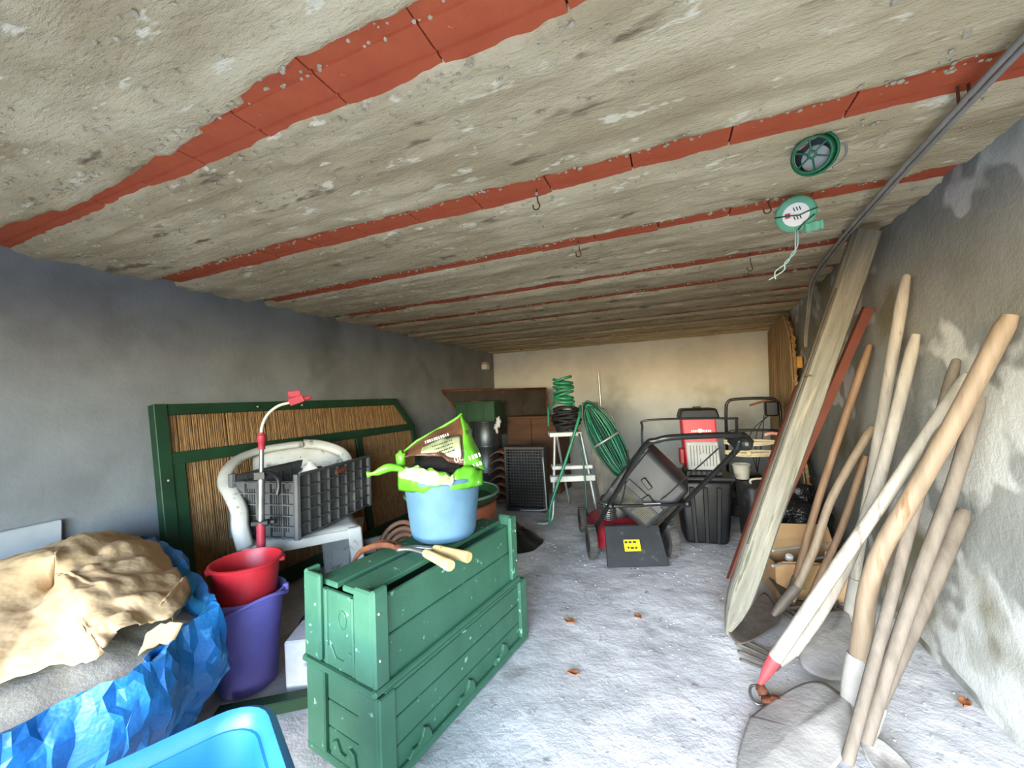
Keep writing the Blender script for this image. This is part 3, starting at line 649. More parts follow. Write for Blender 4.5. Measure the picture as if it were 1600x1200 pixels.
b = MB().lathe([(.13, .19), (.135, .26), (.12, .31), (.06, .33), (0, .33)], (0, .3, 0), 24); b.build('engine_cowl', m_blackp, t, smooth='auto')
b = MB()
for k in range(9): b.lathe([(.05, .2+k*.013), (.055, .2+k*.013), (.055, .205+k*.013), (.05, .205+k*.013)], (-.1, .18, 0), 16)
b.build('cooling_fins', m_steel, t)
HL0, HL1, HR0, HR1 = V((-.215, .06, .17)), V((-.155, -.86, .81)), V((.215, .06, .17)), V((.255, -.86, .81))
P = smooth_path([HL0, HL0.lerp(HL1, .5), HL1, V((-.115, -.935, .855)), V((-.04, -.955, .868)), V((.16, -.955, .868)), V((.215, -.935, .86)), HR1, HR0.lerp(HR1, .5), HR0], 6)
MB().tube(P, .0125, 10).build('handlebar', m_blkmet, t, smooth=True)
for A, B_ in ((HL0, HL1), (HR0, HR1)):
    q = A.lerp(B_, .42); MB().ball(q+V((0, -.012, -.012)), (.02, .02, .02), 8, 6).build('clamp_knob', m_blackp, t, smooth=True)
    MB().tube([A+V((0, .03, -.06)), A.lerp(B_, .12)], .016, 8).build('handle_bracket', m_blkmet, t)
cr = [HL0.lerp(HL1, .40), HL0.lerp(HL1, .40)+V((.03, -.03, .0)), HR0.lerp(HR1, .40)+V((-.03, -.03, 0)), HR0.lerp(HR1, .40)]
MB().tube(smooth_path(cr, 5), .009, 8).build('cross_brace', m_blkmet, t, smooth=True)
MB().tube([cr[1].lerp(cr[2], .42)+V((0, -.001, 0)), cr[1].lerp(cr[2], .68)+V((0, -.001, 0))], .0105, 8).build('brace_sticker', m_white_pl, t)
MB().tube(smooth_path([HL1+V((.01, .02, -.02)), HL1+V((.005, .0, .09)), HL1+V((.03, -.03, .125)), V((.19, -.90, .93)), V((.235, -.88, .91)), HR1+V((-.012, .03, -.05))], 7), .005, 6).build('brake_bail', m_blkmet, t, smooth=True)
b = MB().box((.235, -.90, .835), (.07, .07, .05), rotm(.5, 0, .1)); b.ball((.235, -.93, .83), (.03, .04, .03), 8, 6); b.build('throttle_box', m_blackp, t, bevel=.006)
for s_ in (-1, 1): MB().tube(smooth_path([V((s_*.2, -.80, .80)), V((s_*.15, -.55, .62)), V((s_*.1, -.2, .40)), V((s_*.05, .2, .3))], 6), .0035, 5).build('control_cable', m_black, t, smooth=True)
# grass catcher hung under the handlebar
t = thing('grass_catcher', 'black grass catcher bag hanging tilted under the mower handlebar', 'bag', (-.17, 2.45, .22))
F = [V((-.405, 2.40, .415)), V((-.165, 2.36, .245)), V((.085, 2.36, .49)), V((-.15, 2.40, .735))]; of = V((.01, .20, .035))
b = MB(); b.hexa([F[0], F[1], F[1]+of, F[0]+of], [F[3], F[2], F[2]+of, F[3]+of]); b.build('bag_shell', m_dustblk, t, bevel=.035, segs=3, smooth=True, world=True)
n_ = (F[1]-F[0]).cross(F[3]-F[0]).normalized(); n_ = n_ if n_.y < 0 else -n_
def fq(u, v, d=0): return F[0].lerp(F[1], u).lerp(F[3].lerp(F[2], u), v)+n_*d
b = MB(); b.hexa([fq(-.03, -.03, -.05), fq(-.03, -.03, .02), fq(.10, -.03, .02), fq(.10, -.03, -.05)], [fq(-.03, 1.03, -.05), fq(-.03, 1.03, .02), fq(.10, 1.03, .02), fq(.10, 1.03, -.05)]); b.build('frame_lip', m_dustblk, t, bevel=.012, segs=2, smooth=True, world=True)
b = MB(); b.hexa([fq(.14, .38, .0), fq(.14, .38, .01), fq(.14, .50, .01), fq(.14, .50, .0)], [fq(.92, .38, .0), fq(.92, .38, .01), fq(.92, .50, .01), fq(.92, .50, .0)]); b.build('moulded_band', m_dustblk, t, bevel=.004, world=True)
b = MB(); b.box(fq(.42, .62, .012), (.03, .02, .07), rotm(0, -.6, 0)); b.box(fq(.62, .44, .012), (.05, .02, .05), rotm(0, -.6, 0)); b.build('latch', m_blackp, t, bevel=.004, world=True)
m_mesh = mat('straw_dust', '#5f5843', '#736b53', 20, .9, bump=.2)
for (u0, u1, v0, v1) in ((.20, .50, .12, .33), (.56, .88, .12, .34)):
    b = MB(); nr, nc = 9, 12
    for i in range(nr):
        for j in range(nc):
            b.box(fq(u0+(u1-u0)*(j+.5)/nc, v0+(v1-v0)*(i+.5)/nr, .001), (.0065, .003, .0035), rotm(0, .62, 0))
    b.build('vent_grille', m_mesh, t, world=True)
# ------------------------------------------------------------------ garden shredder on its collection box
m_shred = mat('red_shell', '#c22b3a', '#d23746', 5, .4, bump=.03)
m_grey = mat('light_grey_panel', '#8f9292', '#9fa2a2', 6, .5, bump=.03)
t = thing('garden_shredder', 'red garden shredder with grey front panel on a black collection box', 'shredder', (.175, 3.055, 0), .10)
b = MB(); b.hexa([(-.135, -.13, .008), (.135, -.13, .008), (.135, .13, .008), (-.135, .13, .008)], [(-.165, -.155, .44), (.175, -.155, .44), (.175, .155, .44), (-.165, .155, .44)]); cb = b.build('collection_box', m_blackp, t, bevel=.03, segs=3, smooth='auto')
for x in (-.085, 0, .085): MB().hexa([(x*.8-.012, -.142, .02), (x*.8+.012, -.142, .02), (x*.8+.012, -.12, .02), (x*.8-.012, -.12, .02)], [(x-.016, -.163, .40), (x+.016, -.163, .40), (x+.016, -.14, .40), (x-.016, -.14, .40)]).build('rib', m_blackp, cb, bevel=.004)
for y in (-.07, .05): MB().hexa([(.13, y-.015, .03), (.145, y-.015, .03), (.145, y+.015, .03), (.13, y+.015, .03)], [(.165, y-.018, .41), (.184, y-.018, .41), (.184, y+.018, .41), (.165, y+.018, .41)]).build('rib', m_blackp, cb, bevel=.004)
MB().box((.005, 0, .455), (.37, .34, .03)).build('box_rim', m_blackp, t, bevel=.01, segs=2)
b = MB(); b.hexa([(-.115, -.13, .47), (.125, -.13, .47), (.11, .11, .47), (-.11, .11, .47)], [(-.105, -.12, .505), (.115, -.12, .505), (.10, .10, .505), (-.10, .10, .505)]); vb = b.build('vent_collar', m_blackp, t, bevel=.006)
for k in range(6): MB().box((-.08+k*.034, -.128, .486), (.014, .012, .022)).build('vent_slot', m_black, vb)
b = MB(); b.hexa([(-.10, -.115, .505), (.11, -.115, .505), (.10, .10, .505), (-.10, .10, .505)], [(-.115, -.10, .86), (.10, -.10, .86), (.10, .09, .86), (-.11, .09, .86)]); sb_ = b.build('shell', m_shred, t, bevel=.012, segs=2)
b = MB(); b.hexa([(-.095, -.128, .508), (.112, -.128, .508), (.112, -.108, .508), (-.095, -.108, .508)], [(-.10, -.116, .70), (.102, -.116, .70), (.102, -.098, .70), (-.10, -.098, .70)]); fp_ = b.build('front_panel', m_grey, t, bevel=.008, segs=2)
for k in range(9): MB().box((-.072+k*.0195, -.1245, .605), (.003, .004, .14), rotm(-.062, 0, 0)).build('groove', m_dustblk, fp_)
MB().lathe([(0, -.008), (.022, -.008), (.026, 0), (.026, .008), (0, .008)], (.005, -.126, .60), 20, rotm(PI/2, 0, 0)).build('round_boss', m_grey, fp_, smooth='auto')
for x in (-.08, .09):
    for z in (.535, .68): MB().lathe([(0, -.004), (.007, -.004), (.008, 0), (0, .001)], (x, -.127+(z-.508)*.06, z), 10, rotm(PI/2, 0, 0)).build('screw', m_steel, fp_)
b = MB(); b.hexa([(-.135, -.12, .855), (.125, -.12, .855), (.12, .11, .855), (-.13, .11, .855)], [(-.115, -.105, .925), (.11, -.105, .925), (.105, .10, .925), (-.11, .10, .925)]); b.build('hopper', m_blackp, t, bevel=.014, segs=2)
MB().box((0, 0, .930), (.05, .06, .012)).build('hopper_knob', m_blackp, t, bevel=.004)
b = MB(); b.ball((-.005, -.118, .775), (.018, .004, .014), 10, 6)
for x in (-.055, -.042, -.03, .02, .035, .048, .06): b.box((x, -.1075, .772), (.008, .003, .014))
b.build('emblem', m_inkw, sb_)
MB().box((-.12, -.03, .59), (.03, .07, .11)).build('switch_box', m_mred, t, bevel=.006)
# ------------------------------------------------------------------ second mower behind it, with its box and cords
t = thing('old_mower', 'black handled lawn mower standing behind the shredder near the reed mat', 'lawn mower', (.57, 3.62, 0))
b = MB().lathe([(.235, .05), (.24, .14), (.2, .19), (.1, .21), (0, .21)], (.57, 3.68, 0), 26); b.build('deck', m_dustblk, t, smooth='auto', world=True)
for (x, y) in ((.32, 3.5), (.82, 3.5), (.32, 3.9), (.82, 3.9)): MB().lathe([(0, -.02), (.08, -.02), (.09, -.012), (.09, .012), (.08, .02), (0, .02)], (x, y, .092), 22, rotm(0, PI/2, 0)).build('wheel', m_tyre, t, smooth='auto', world=True)
MB().lathe([(.12, .2), (.12, .32), (.08, .35), (0, .35)], (.57, 3.7, 0), 20).build('engine', m_blackp, t, smooth='auto', world=True)
P = smooth_path([(.395, 3.58, .14), (.395, 3.46, .5), (.395, 3.4, .80), (.40, 3.395, .90), (.41, 3.39, .945), (.46, 3.39, .972), (.68, 3.39, .972), (.735, 3.39, .945), (.75, 3.395, .89), (.75, 3.4, .8), (.75, 3.46, .5), (.75, 3.58, .14)], 5)
MB().tube(P, .011, 8).build('handlebar', m_blkmet, t, smooth=True, world=True)
MB().tube(smooth_path([(.36, 3.2, .71), (.40, 3.19, .745), (.5, 3.19, .755), (.68, 3.19, .75), (.73, 3.2, .72), (.75, 3.3, .6)], 5), .009, 8).build('lower_bar', m_blkmet, t, smooth=True, world=True)
MB().box((.69, 3.37, .895), (.085, .06, .11)).build('control_box', m_blackp, t, bevel=.01, world=True)
MB().tube(smooth_path([(.69, 3.36, .945), (.66, 3.35, .955), (.55, 3.34, .925)], 5), .008, 6).build('lever', m_rust, t, smooth=True, world=True)
for k in range(3): MB().tube(smooth_path([(.64+.02*k, 3.36, .85), (.62-.04*k, 3.34, .7), (.6, 3.5, .4)], 6), .003, 5).build('control_cable', m_black, t, smooth=True, world=True)
MB().tube(smooth_path([(.60, 3.17, .72), (.64, 3.165, .735), (.70, 3.17, .725)], 4), .012, 8).build('pink_grip', mat('pink_plastic', '#d69a88', None, 6, .5, bump=.05), t, smooth=True, world=True)
t = thing('mower_grass_box', 'dark grey moulded plastic grass box right of the black collection box', 'box', (.55, 3.05, 0), .12)
b = MB(); b.hexa([(-.12, -.12, .004), (.13, -.12, .004), (.13, .15, .004), (-.12, .15, .004)], [(-.135, -.14, .42), (.14, -.14, .42), (.14, .16, .42), (-.135, .16, .42)]); bx_ = b.build('box_shell', m_dustblk, t, bevel=.04, segs=3, smooth='auto')
for s_ in (.10, .07): MB().tube([(p[0]*.9, -.135, .22+p[1]*1.55) for p in rrect(s_, s_*1.2, .03)], .006, 6, closed=True).build('moulded_ring', m_dustblk, bx_, smooth=True)
MB().tube(smooth_path([(-.1, -.1, .43), (-.09, -.11, .46), (.06, -.11, .465), (.09, -.1, .44)], 5), .007, 8).build('handle', m_white_pl, t, smooth=True)
m_cord = mat('cream_cord', '#c4b592', '#dccfae', 12, .8, bump=.2, bscale=90)
def cord_bundle(x0, x1, y, z, lab):
    t = thing('cord_bundle', lab, 'cord', ((x0+x1)/2, y, z-.02), 0, 'cream cord bundles on the old mower')
    for k in range(6):
        dz = .02*math.sin(k*1.1); dy = .014*math.cos(k*1.1)
        b = MB(); b.tube(smooth_path([(x0, y+dy, z+dz*.5), (x0+.3*(x1-x0), y+dy, z+dz-.008), (x0+.7*(x1-x0), y+dy, z+dz-.004), (x1, y+dy, z+dz*.4)], 5), .0055, 6); b.build('strand', m_cord, t, smooth=True, world=True)
    b = MB()
    for s_ in (-.008, 0, .008): b.tube([(x0+.42*(x1-x0)+s_, y+.024*math.cos(a), z-.004+.024*math.sin(a)) for a in [2*PI*i/10 for i in range(10)]], .0045, 5, closed=True)
    b.build('knot', m_cord, t, smooth=True, world=True)
cord_bundle(.345, .66, 3.16, .675, 'upper bundle of cream cord hung across the old mower handles')
cord_bundle(.345, .69, 3.13, .605, 'lower bundle of cream cord stretched above the grey grass box')
t = tag(MB().lathe([(0, 0), (.045, 0), (.055, .09), (.06, .095), (.056, .1), (.05, .09), (.04, .008), (0, .008)], (.44, 3.12, .425), 22).build('paint_tin', m_white_pl, smooth='auto'), 'small pale tin standing on the grey grass box', 'tin')
# ------------------------------------------------------------------ step ladder, hoses, pole
m_lad = mat('grey_tube', '#9aa09f', '#b3b8b7', 8, .4, .4, bump=.05)
m_ladw = mat('white_tread', '#c9ccc6', '#dfe1dc', 6, .6, bump=.05, spots=('#9a9a92', 11, .62, .1))
t = thing('step_ladder', 'small tubular step ladder with white treads holding the hose coils', 'ladder', (-.86, 3.3, 0))
LT = {'fl': V((-.925, 3.16, .72)), 'fr': V((-.70, 3.26, .72))}
for s_, (top, foot) in {'l': (V((-.93, 3.17, .73)), V((-.93, 3.02, .02))), 'r': (V((-.69, 3.27, .73)), V((-.60, 3.12, .02)))}.items():
    pass
MB().tube(smooth_path([(-.92, 3.19, .74), (-.925, 3.13, .4), (-.93, 3.08, .12), (-.945, 3.06, .04), (-.99, 3.05, .012), (-1.06, 3.04, .010)], 6), .0125, 8).build('front_leg', m_lad, t, smooth=True, world=True)
MB().tube(smooth_path([(-.72, 3.28, .74), (-.66, 3.26, .4), (-.61, 3.24, .12), (-.60, 3.24, .04), (-.585, 3.24, .013), (-.55, 3.25, .011)], 6), .0125, 8).build('front_leg', m_lad, t, smooth=True, world=True)
MB().tube(smooth_path([(-.92, 3.24, .72), (-.93, 3.45, .35), (-.94, 3.66, .012)], 4), .011, 8).build('rear_leg', m_lad, t, smooth=True, world=True)
MB().tube(smooth_path([(-.73, 3.33, .72), (-.70, 3.52, .35), (-.68, 3.72, .012)], 4), .011, 8).build('rear_leg', m_lad, t, smooth=True, world=True)
def slab(nm, a, b_, dep, th, m):
    a = V(a); b_ = V(b_); d = (b_-a).normalized(); n = V((-d.y, d.x, 0)).normalized()*dep; b = MB()
    b.hexa([a, b_, b_+n, a+n], [a+V((0, 0, th)), b_+V((0, 0, th)), b_+n+V((0, 0, th)), a+n+V((0, 0, th))]); return b.build(nm, m, t, bevel=.005, world=True)
slab('top_step', (-.955, 3.15, .705), (-.70, 3.25, .705), .18, .035, m_ladw); slab('tread', (-.935, 3.12, .435), (-.62, 3.245, .435), .12, .03, m_ladw); slab('tread', (-.935, 3.06, .345), (-.595, 3.2, .345), .08, .045, m_ladw)
m_hose = mat('green_hose', '#237354', '#2e8a66', 9, .4, bump=.04)
m_hosed = mat('dark_green_hose', '#0a4837', '#105946', 9, .38, bump=.04)
t = thing('black_cable_coil', 'black cable coil wound round on the step ladder top', 'cable', (-.84, 3.29, .742))
for k in range(11):
    zz = .762+.018*k; r = .075+.028*math.sin(PI*(k+.5)/11)+random.uniform(-.008, .008); ph = random.random()*6
    MB().tube([(-.84+r*1.15*math.cos(a), 3.29+r*math.sin(a), zz+.012*math.sin(a*2+ph)) for a in [2*PI*i/22 for i in range(22)]], .0115, 6, closed=True).build('loop', m_black, t, smooth=True, world=True)
t = thing('spiral_hose', 'bright green spiral hose standing on the black cable coil', 'hose', (-.855, 3.29, .965))
P = [];
for i in range(7*18):
    a = 2*PI*i/18; P.append((-.855+(.082+.004*math.sin(a*.3))*math.cos(a), 3.29+.08*math.sin(a), .972+.0325*i/18+.018*math.cos(a)*(1 if (i//40) % 2 else -.6)))
MB().tube(P, .0125, 7).build('coil', m_hose, t, smooth=True, world=True)
MB().tube(smooth_path([(-.935, 3.25, .985), (-.965, 3.2, .955), (-.96, 3.16, .92), (-.955, 3.13, .80)], 5), .0095, 7).build('hose_tail', m_hose, t, smooth=True, world=True)
t = thing('hose_length', 'single green hose hanging down past the ladder treads', 'hose', (-.80, 3.02, 0))
MB().tube(smooth_path([(-.72, 3.32, .955), (-.69, 3.16, .90), (-.71, 3.10, .80), (-.79, 3.05, .55), (-.88, 3.0, .30), (-.925, 2.97, .15), (-.93, 2.97, .04)], 7), .0125, 8).build('tube', m_hose, t, smooth=True, world=True)
t = thing('watering_lance', 'thin grey green hose with white fitting hanging before the ladder', 'hose', (-.60, 3.04, 0))
MB().tube(smooth_path([(-.70, 3.13, .74), (-.665, 3.09, .5), (-.645, 3.04, .2), (-.64, 3.03, .10)], 5), .007, 6).build('tube', m_hosed, t, smooth=True, world=True)
MB().lathe([(0, 0), (.016, 0), (.02, .02), (.02, .05), (.012, .06), (.009, .085), (0, .085)], (-.64, 3.03, .006), 12).build('fitting', m_white_pl, t, smooth='auto', world=True)
t = thing('hose_coil', 'large dark green garden hose coil leaning behind the step ladder', 'hose', (-.42, 3.42, 0))
ux = V((.46, -.10, -.89)).normalized(); uy = V((.82, .25, .50)).normalized()
for k in range(17):
    a_, b_ = .36-.006*(k % 5)+.012*random.uniform(-1, 1), .018+.0065*k; cc = V((-.53, 3.47-.016*(k % 5), .655))+V((random.uniform(-.012, .012), -.012*(k % 3), random.uniform(-.012, .012)))
    MB().tube([cc+ux*(a_*math.cos(q))+uy*(b_*math.sin(q))+V((0, .014*math.sin(3*q+k), 0)) for q in [2*PI*i/36 for i in range(36)]], .0085, 6, closed=True).build('loop', m_hosed if k % 4 else m_hose, t, smooth=True, world=True)
MB().tube([V((-.52, 3.39, .66))+uy*(.125*math.cos(q))+V((0, .07*math.sin(q), 0))+ux*.0 for q in [2*PI*i/16 for i in range(16)]], .010, 6, closed=True).build('binding', m_lad, t, smooth=True, world=True)
m_wood_g = mat('weathered_grey_board', '#807b70', '#99938a', 4, .85, bump=.4, bscale=30, stretch=(9, 9, .8), spots=('#5f5a51', 6, .6, .15))
t = tag(MB().hexa([(-.60, 3.50, .01), (-.40, 3.56, .01), (-.40, 3.585, .01), (-.60, 3.525, .01)], [(-.78, 3.66, .98), (-.64, 3.71, .98), (-.64, 3.735, .98), (-.78, 3.685, .98)]).build('grey_board', m_wood_g, bevel=.004), 'weathered grey board leaning behind the green hose coil', 'board')
t = thing('aluminium_pole', 'white aluminium pole standing upright behind the hose coil', 'pole', (-.615, 3.82, 0))
MB().tube([(-.60, 3.82, .006), (-.633, 3.82, 1.258)], .0125, 10).build('tube', m_lad, t, smooth='auto', world=True); MB().lathe([(0, 0), (.0135, 0), (.0135, .03), (0, .034)], (-.633, 3.82, 1.24), 10).build('end_cap', m_white_pl, t, smooth='auto', world=True)
MB().tube(smooth_path([(-.615, 3.80, .92), (-.55, 3.78, .88), (-.50, 3.78, .78), (-.53, 3.79, .70)], 6), .008, 6).build('hook_arm', m_lad, t, smooth=True, world=True)
# ------------------------------------------------------------------ dark corner at the back left
m_galv = mat('galvanised_steel', '#4c5052', '#636769', 4, .42, .8, bump=.05, stretch=(6, 6, .6))
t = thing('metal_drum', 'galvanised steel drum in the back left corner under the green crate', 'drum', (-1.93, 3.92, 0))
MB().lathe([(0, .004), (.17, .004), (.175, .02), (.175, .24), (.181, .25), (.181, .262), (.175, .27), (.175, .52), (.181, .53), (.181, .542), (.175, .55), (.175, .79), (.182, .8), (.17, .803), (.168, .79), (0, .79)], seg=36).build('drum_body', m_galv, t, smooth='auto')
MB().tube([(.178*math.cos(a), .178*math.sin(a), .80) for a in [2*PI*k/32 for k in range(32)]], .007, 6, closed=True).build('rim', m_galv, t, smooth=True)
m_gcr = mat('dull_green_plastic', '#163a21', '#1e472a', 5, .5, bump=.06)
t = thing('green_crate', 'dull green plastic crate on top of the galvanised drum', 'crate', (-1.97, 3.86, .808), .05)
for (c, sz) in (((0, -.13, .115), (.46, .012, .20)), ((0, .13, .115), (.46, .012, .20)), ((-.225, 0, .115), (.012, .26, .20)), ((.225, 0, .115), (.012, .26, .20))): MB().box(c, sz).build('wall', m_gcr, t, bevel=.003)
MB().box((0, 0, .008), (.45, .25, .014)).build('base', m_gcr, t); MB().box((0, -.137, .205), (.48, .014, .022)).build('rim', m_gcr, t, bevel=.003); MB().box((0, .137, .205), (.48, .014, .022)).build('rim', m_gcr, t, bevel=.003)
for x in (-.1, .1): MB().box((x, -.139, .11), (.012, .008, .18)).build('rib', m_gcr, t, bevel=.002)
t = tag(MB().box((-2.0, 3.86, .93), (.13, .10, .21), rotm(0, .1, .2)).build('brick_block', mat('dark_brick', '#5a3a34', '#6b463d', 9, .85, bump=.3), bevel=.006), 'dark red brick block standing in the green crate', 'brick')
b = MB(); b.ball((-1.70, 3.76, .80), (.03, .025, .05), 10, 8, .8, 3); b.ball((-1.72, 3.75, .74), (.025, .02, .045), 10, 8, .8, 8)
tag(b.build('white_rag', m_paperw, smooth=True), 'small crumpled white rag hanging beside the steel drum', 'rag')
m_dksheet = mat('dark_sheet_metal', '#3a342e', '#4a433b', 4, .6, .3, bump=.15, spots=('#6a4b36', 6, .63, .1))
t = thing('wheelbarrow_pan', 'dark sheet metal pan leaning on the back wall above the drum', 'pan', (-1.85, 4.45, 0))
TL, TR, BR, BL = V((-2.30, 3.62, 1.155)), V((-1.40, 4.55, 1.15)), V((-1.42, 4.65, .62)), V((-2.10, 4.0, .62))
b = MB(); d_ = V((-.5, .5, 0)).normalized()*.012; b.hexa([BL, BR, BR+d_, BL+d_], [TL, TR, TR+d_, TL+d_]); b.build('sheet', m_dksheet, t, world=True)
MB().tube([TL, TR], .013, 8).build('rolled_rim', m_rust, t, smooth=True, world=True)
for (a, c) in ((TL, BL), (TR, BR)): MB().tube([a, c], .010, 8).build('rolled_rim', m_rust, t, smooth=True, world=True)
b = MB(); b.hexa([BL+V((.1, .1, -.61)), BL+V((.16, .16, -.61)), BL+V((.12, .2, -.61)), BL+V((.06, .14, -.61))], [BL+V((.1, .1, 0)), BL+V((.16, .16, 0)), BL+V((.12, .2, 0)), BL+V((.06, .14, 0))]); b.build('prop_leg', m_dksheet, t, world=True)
m_brown = mat('brown_board', '#4a2e1b', '#593a23', 3, .75, bump=.1, stretch=(1, 1, 6))
t = thing('brown_cabinet', 'dark brown wooden cabinet in the shadow behind the grid basket', 'cabinet', (-1.42, 4.25, 0), -.1)
MB().box((0, 0, .42), (.62, .35, .83)).build('carcass', m_brown, t, bevel=.004)
for x in (-.155, .155): d_o = MB().box((x, -.185, .46), (.30, .016, .70)).build('door', m_brown, t, bevel=.003); MB().ball((x*.25, -.2, .5), .012, 8, 6).build('knob', m_rust, d_o)
m_grid = mat('grey_black_mesh', '#2a2826', '#3b3835', 7, .6, bump=.08)
t = thing('grid_basket', 'black plastic mesh basket standing on end before the brown cabinet', 'basket', (-1.28, 3.42, 0), .10)
bk = MB()
for z in [.03+.0275*k for k in range(20)]: bk.box((0, -.06, z), (.33, .006, .006))
for x in [-.165+.0275*k for k in range(13)]: bk.box((x, -.056, .29), (.005, .006, .54))
bk.build('mesh_face', m_grid, t)
for x in (-.18, .18): MB().box((x, 0, .29), (.022, .14, .57)).build('side_frame', m_grid, t, bevel=.005)
MB().box((0, 0, .58), (.39, .15, .03)).build('top_frame', m_grid, t, bevel=.006); MB().box((0, 0, .014), (.38, .14, .024)).build('bottom_frame', m_grid, t, bevel=.006)
MB().box((0, .06, .29), (.35, .01, .55)).build('back_sheet', m_black, t)
MB().tube(smooth_path([(.18, -.075, .5), (.195, -.08, .1), (.175, -.085, .03), (-.05, -.085, .018)], 5), .008, 6).build('wire_edge', m_lad, t, smooth=True)
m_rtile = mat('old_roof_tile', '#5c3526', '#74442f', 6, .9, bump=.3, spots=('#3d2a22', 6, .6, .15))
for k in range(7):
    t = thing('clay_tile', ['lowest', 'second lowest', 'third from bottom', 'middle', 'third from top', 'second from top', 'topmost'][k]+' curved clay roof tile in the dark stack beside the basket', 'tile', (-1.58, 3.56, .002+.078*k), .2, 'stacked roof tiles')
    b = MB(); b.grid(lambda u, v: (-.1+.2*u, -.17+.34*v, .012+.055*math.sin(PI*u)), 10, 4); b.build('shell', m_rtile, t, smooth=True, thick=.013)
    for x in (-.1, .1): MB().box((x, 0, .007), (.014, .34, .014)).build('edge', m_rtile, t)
# planters behind the crates
t = thing('clay_pot', 'large round terracotta pot behind the light blue tub', 'pot', (-1.24, 2.03, 0))
m_pot = mat('orange_clay', '#9a5436', '#ad6242', 6, .85, bump=.15, spots=('#7c4330', 4, .6, .2))
MB().lathe([(0, .003), (.19, .003), (.2, .02), (.245, .37), (.26, .375), (.263, .44), (.25, .445), (.235, .43), (.19, .03), (0, .025)], seg=40).build('pot_body', m_pot, t, smooth='auto')
t = thing('green_saucer', 'dark green round plastic saucer lying in the clay pot mouth', 'saucer', (-1.24, 2.03, .449))
MB().lathe([(0, .002), (.235, .002), (.25, .006), (.275, .045), (.282, .05), (.276, .056), (.262, .05), (.24, .014), (0, .012)], seg=40).build('dish', m_gcr, t, smooth='auto')
MB().tube([(.278*math.cos(a), .278*math.sin(a), .052) for a in [2*PI*k/40 for k in range(40)]], .008, 8, closed=True).build('rim', mat('pale_green_rim', '#55735c', '#66856d', 6, .6, bump=.05), t, smooth=True)
t = thing('black_sheet_heap', 'crumpled black plastic sheet heaped on the floor behind the clay pot', 'sheet', (-1.17, 2.62, 0))
b = MB()
def heap(u, v):
    a = 2*PI*u; r = .25*v; h = .14*(1-v**1.6)+.07*fbm(math.cos(a)*2*v, math.sin(a)*2*v, 3)*(1-v*.5)
    return (r*math.cos(a)*1.1*(1+.1*nz(a*2)), r*math.sin(a), max(.004, h))
b.grid(heap, 40, 14, closeu=True); b.build('folds', mat('black_film', '#0b0b0c', '#161617', 6, .35, bump=.5, bscale=12, dist=.03), t, smooth=True)
t = thing('brown_hose_coil', 'brown rubber hose coil lying between the chair and green planters', 'hose', (-1.37, 1.68, 0))
for k in range(4):
    MB().tube([(-1.38+(.13-.012*k)*math.cos(a)+.01*k, 1.70+.06*math.sin(a)*(1-.1*k), .27+(.12-.01*k)*math.sin(a)-.02*k) for a in [2*PI*i/30 for i in range(30)]], .013, 8, closed=True).build('loop', mat('brown_rubber', '#6a4a36', '#7d5a43', 8, .6, bump=.1) if k == 0 else bpy.data.materials['brown_rubber'], t, smooth=True, world=True)
b = MB(); b.box((-1.38, 1.74, .075), (.3, .12, .145)); b.build('coil_base', m_rust, t, bevel=.02, world=True)
t = thing('plastic_pipe', 'pair of joined pale plastic pipes lying behind the brown hose coil', 'pipe', (-1.6, 1.9, 0))
MB().tube([(-1.86, 1.90, .17), (-1.40, 1.93, .30)], .018, 10).build('pipe', m_white_pl, t, smooth='auto', world=True); MB().tube([(-1.86, 1.87, .12), (-1.40, 1.90, .25)], .018, 10).build('pipe', m_white_pl, t, smooth='auto', world=True)
for x, z in ((-1.80, .002), (-1.46, .002)): MB().box((x, 1.9, (.16 if x < -1.6 else .23)/2+.0), (.05, .08, (.16 if x < -1.6 else .23))).build('support_block', m_dksheet, t, world=True)
t = thing('white_planter', 'dirty white square plastic planter under the garden chair', 'planter', (-1.80, 1.72, 0), .7)
b = MB(); b.hexa([(-.075, -.075, .004), (.075, -.075, .004), (.075, .075, .004), (-.075, .075, .004)], [(-.10, -.10, .33), (.10, -.10, .33), (.10, .10, .33), (-.10, .10, .33)]); b.build('planter_body', m_white_pl, t, bevel=.008); MB().box((0, 0, .34), (.225, .225, .026)).build('rim', m_white_pl, t, bevel=.006)
MB().box((0, -.092, .18), (.09, .012, .18), rotm(-.075, 0, 0)).build('relief_panel', m_white_pl, t, bevel=.003)
m_foam = mat('white_foam', '#d9d9d6', '#e8e8e5', 12, .9, bump=.4, bscale=60)
t = thing('foam_block', 'broken white foam block on the floor between purple pail and planters', 'block', (-1.31, 1.10, 0), .5)
b = MB(); b.box((0, 0, .1), (.13, .15, .19)); b.v = [a+V((.012*nz(a.x*40, a.z*30), .012*nz(a.y*40, a.z*30), .01*nz(a.x*30, a.y*30))) for a in b.v]; b.build('foam', m_foam, t, bevel=.006)
b = MB(); b.box((.02, -.075, .085), (.06, .03, .06), rotm(.1, .2, .3)); b.build('broken_corner', m_foam, t, bevel=.004)
t = thing('strap_tangle', 'tangle of black straps on the floor behind the purple pail', 'strap', (-1.42, 1.22, 0))
for k in range(5):
    MB().tube(smooth_path([(-1.48+.02*k, 1.14+.03*k, .01), (-1.46+.03*k, 1.17, .16-.02*k), (-1.36+.02*k, 1.20+.02*k, .22-.03*k), (-1.24, 1.24-.02*k, .14-.015*k), (-1.18+.01*k, 1.28, .02)], 6), .006+.002*(k % 2), 6).build('strap', m_black, t, smooth=True, world=True)
t = tag(MB().box((-1.34, .93, .022), (.30, .05, .04), rotm(0, 0, .62)).build('green_batten', m_dkgreen, bevel=.004), 'dark green wooden batten lying on the floor by the purple pail', 'batten')
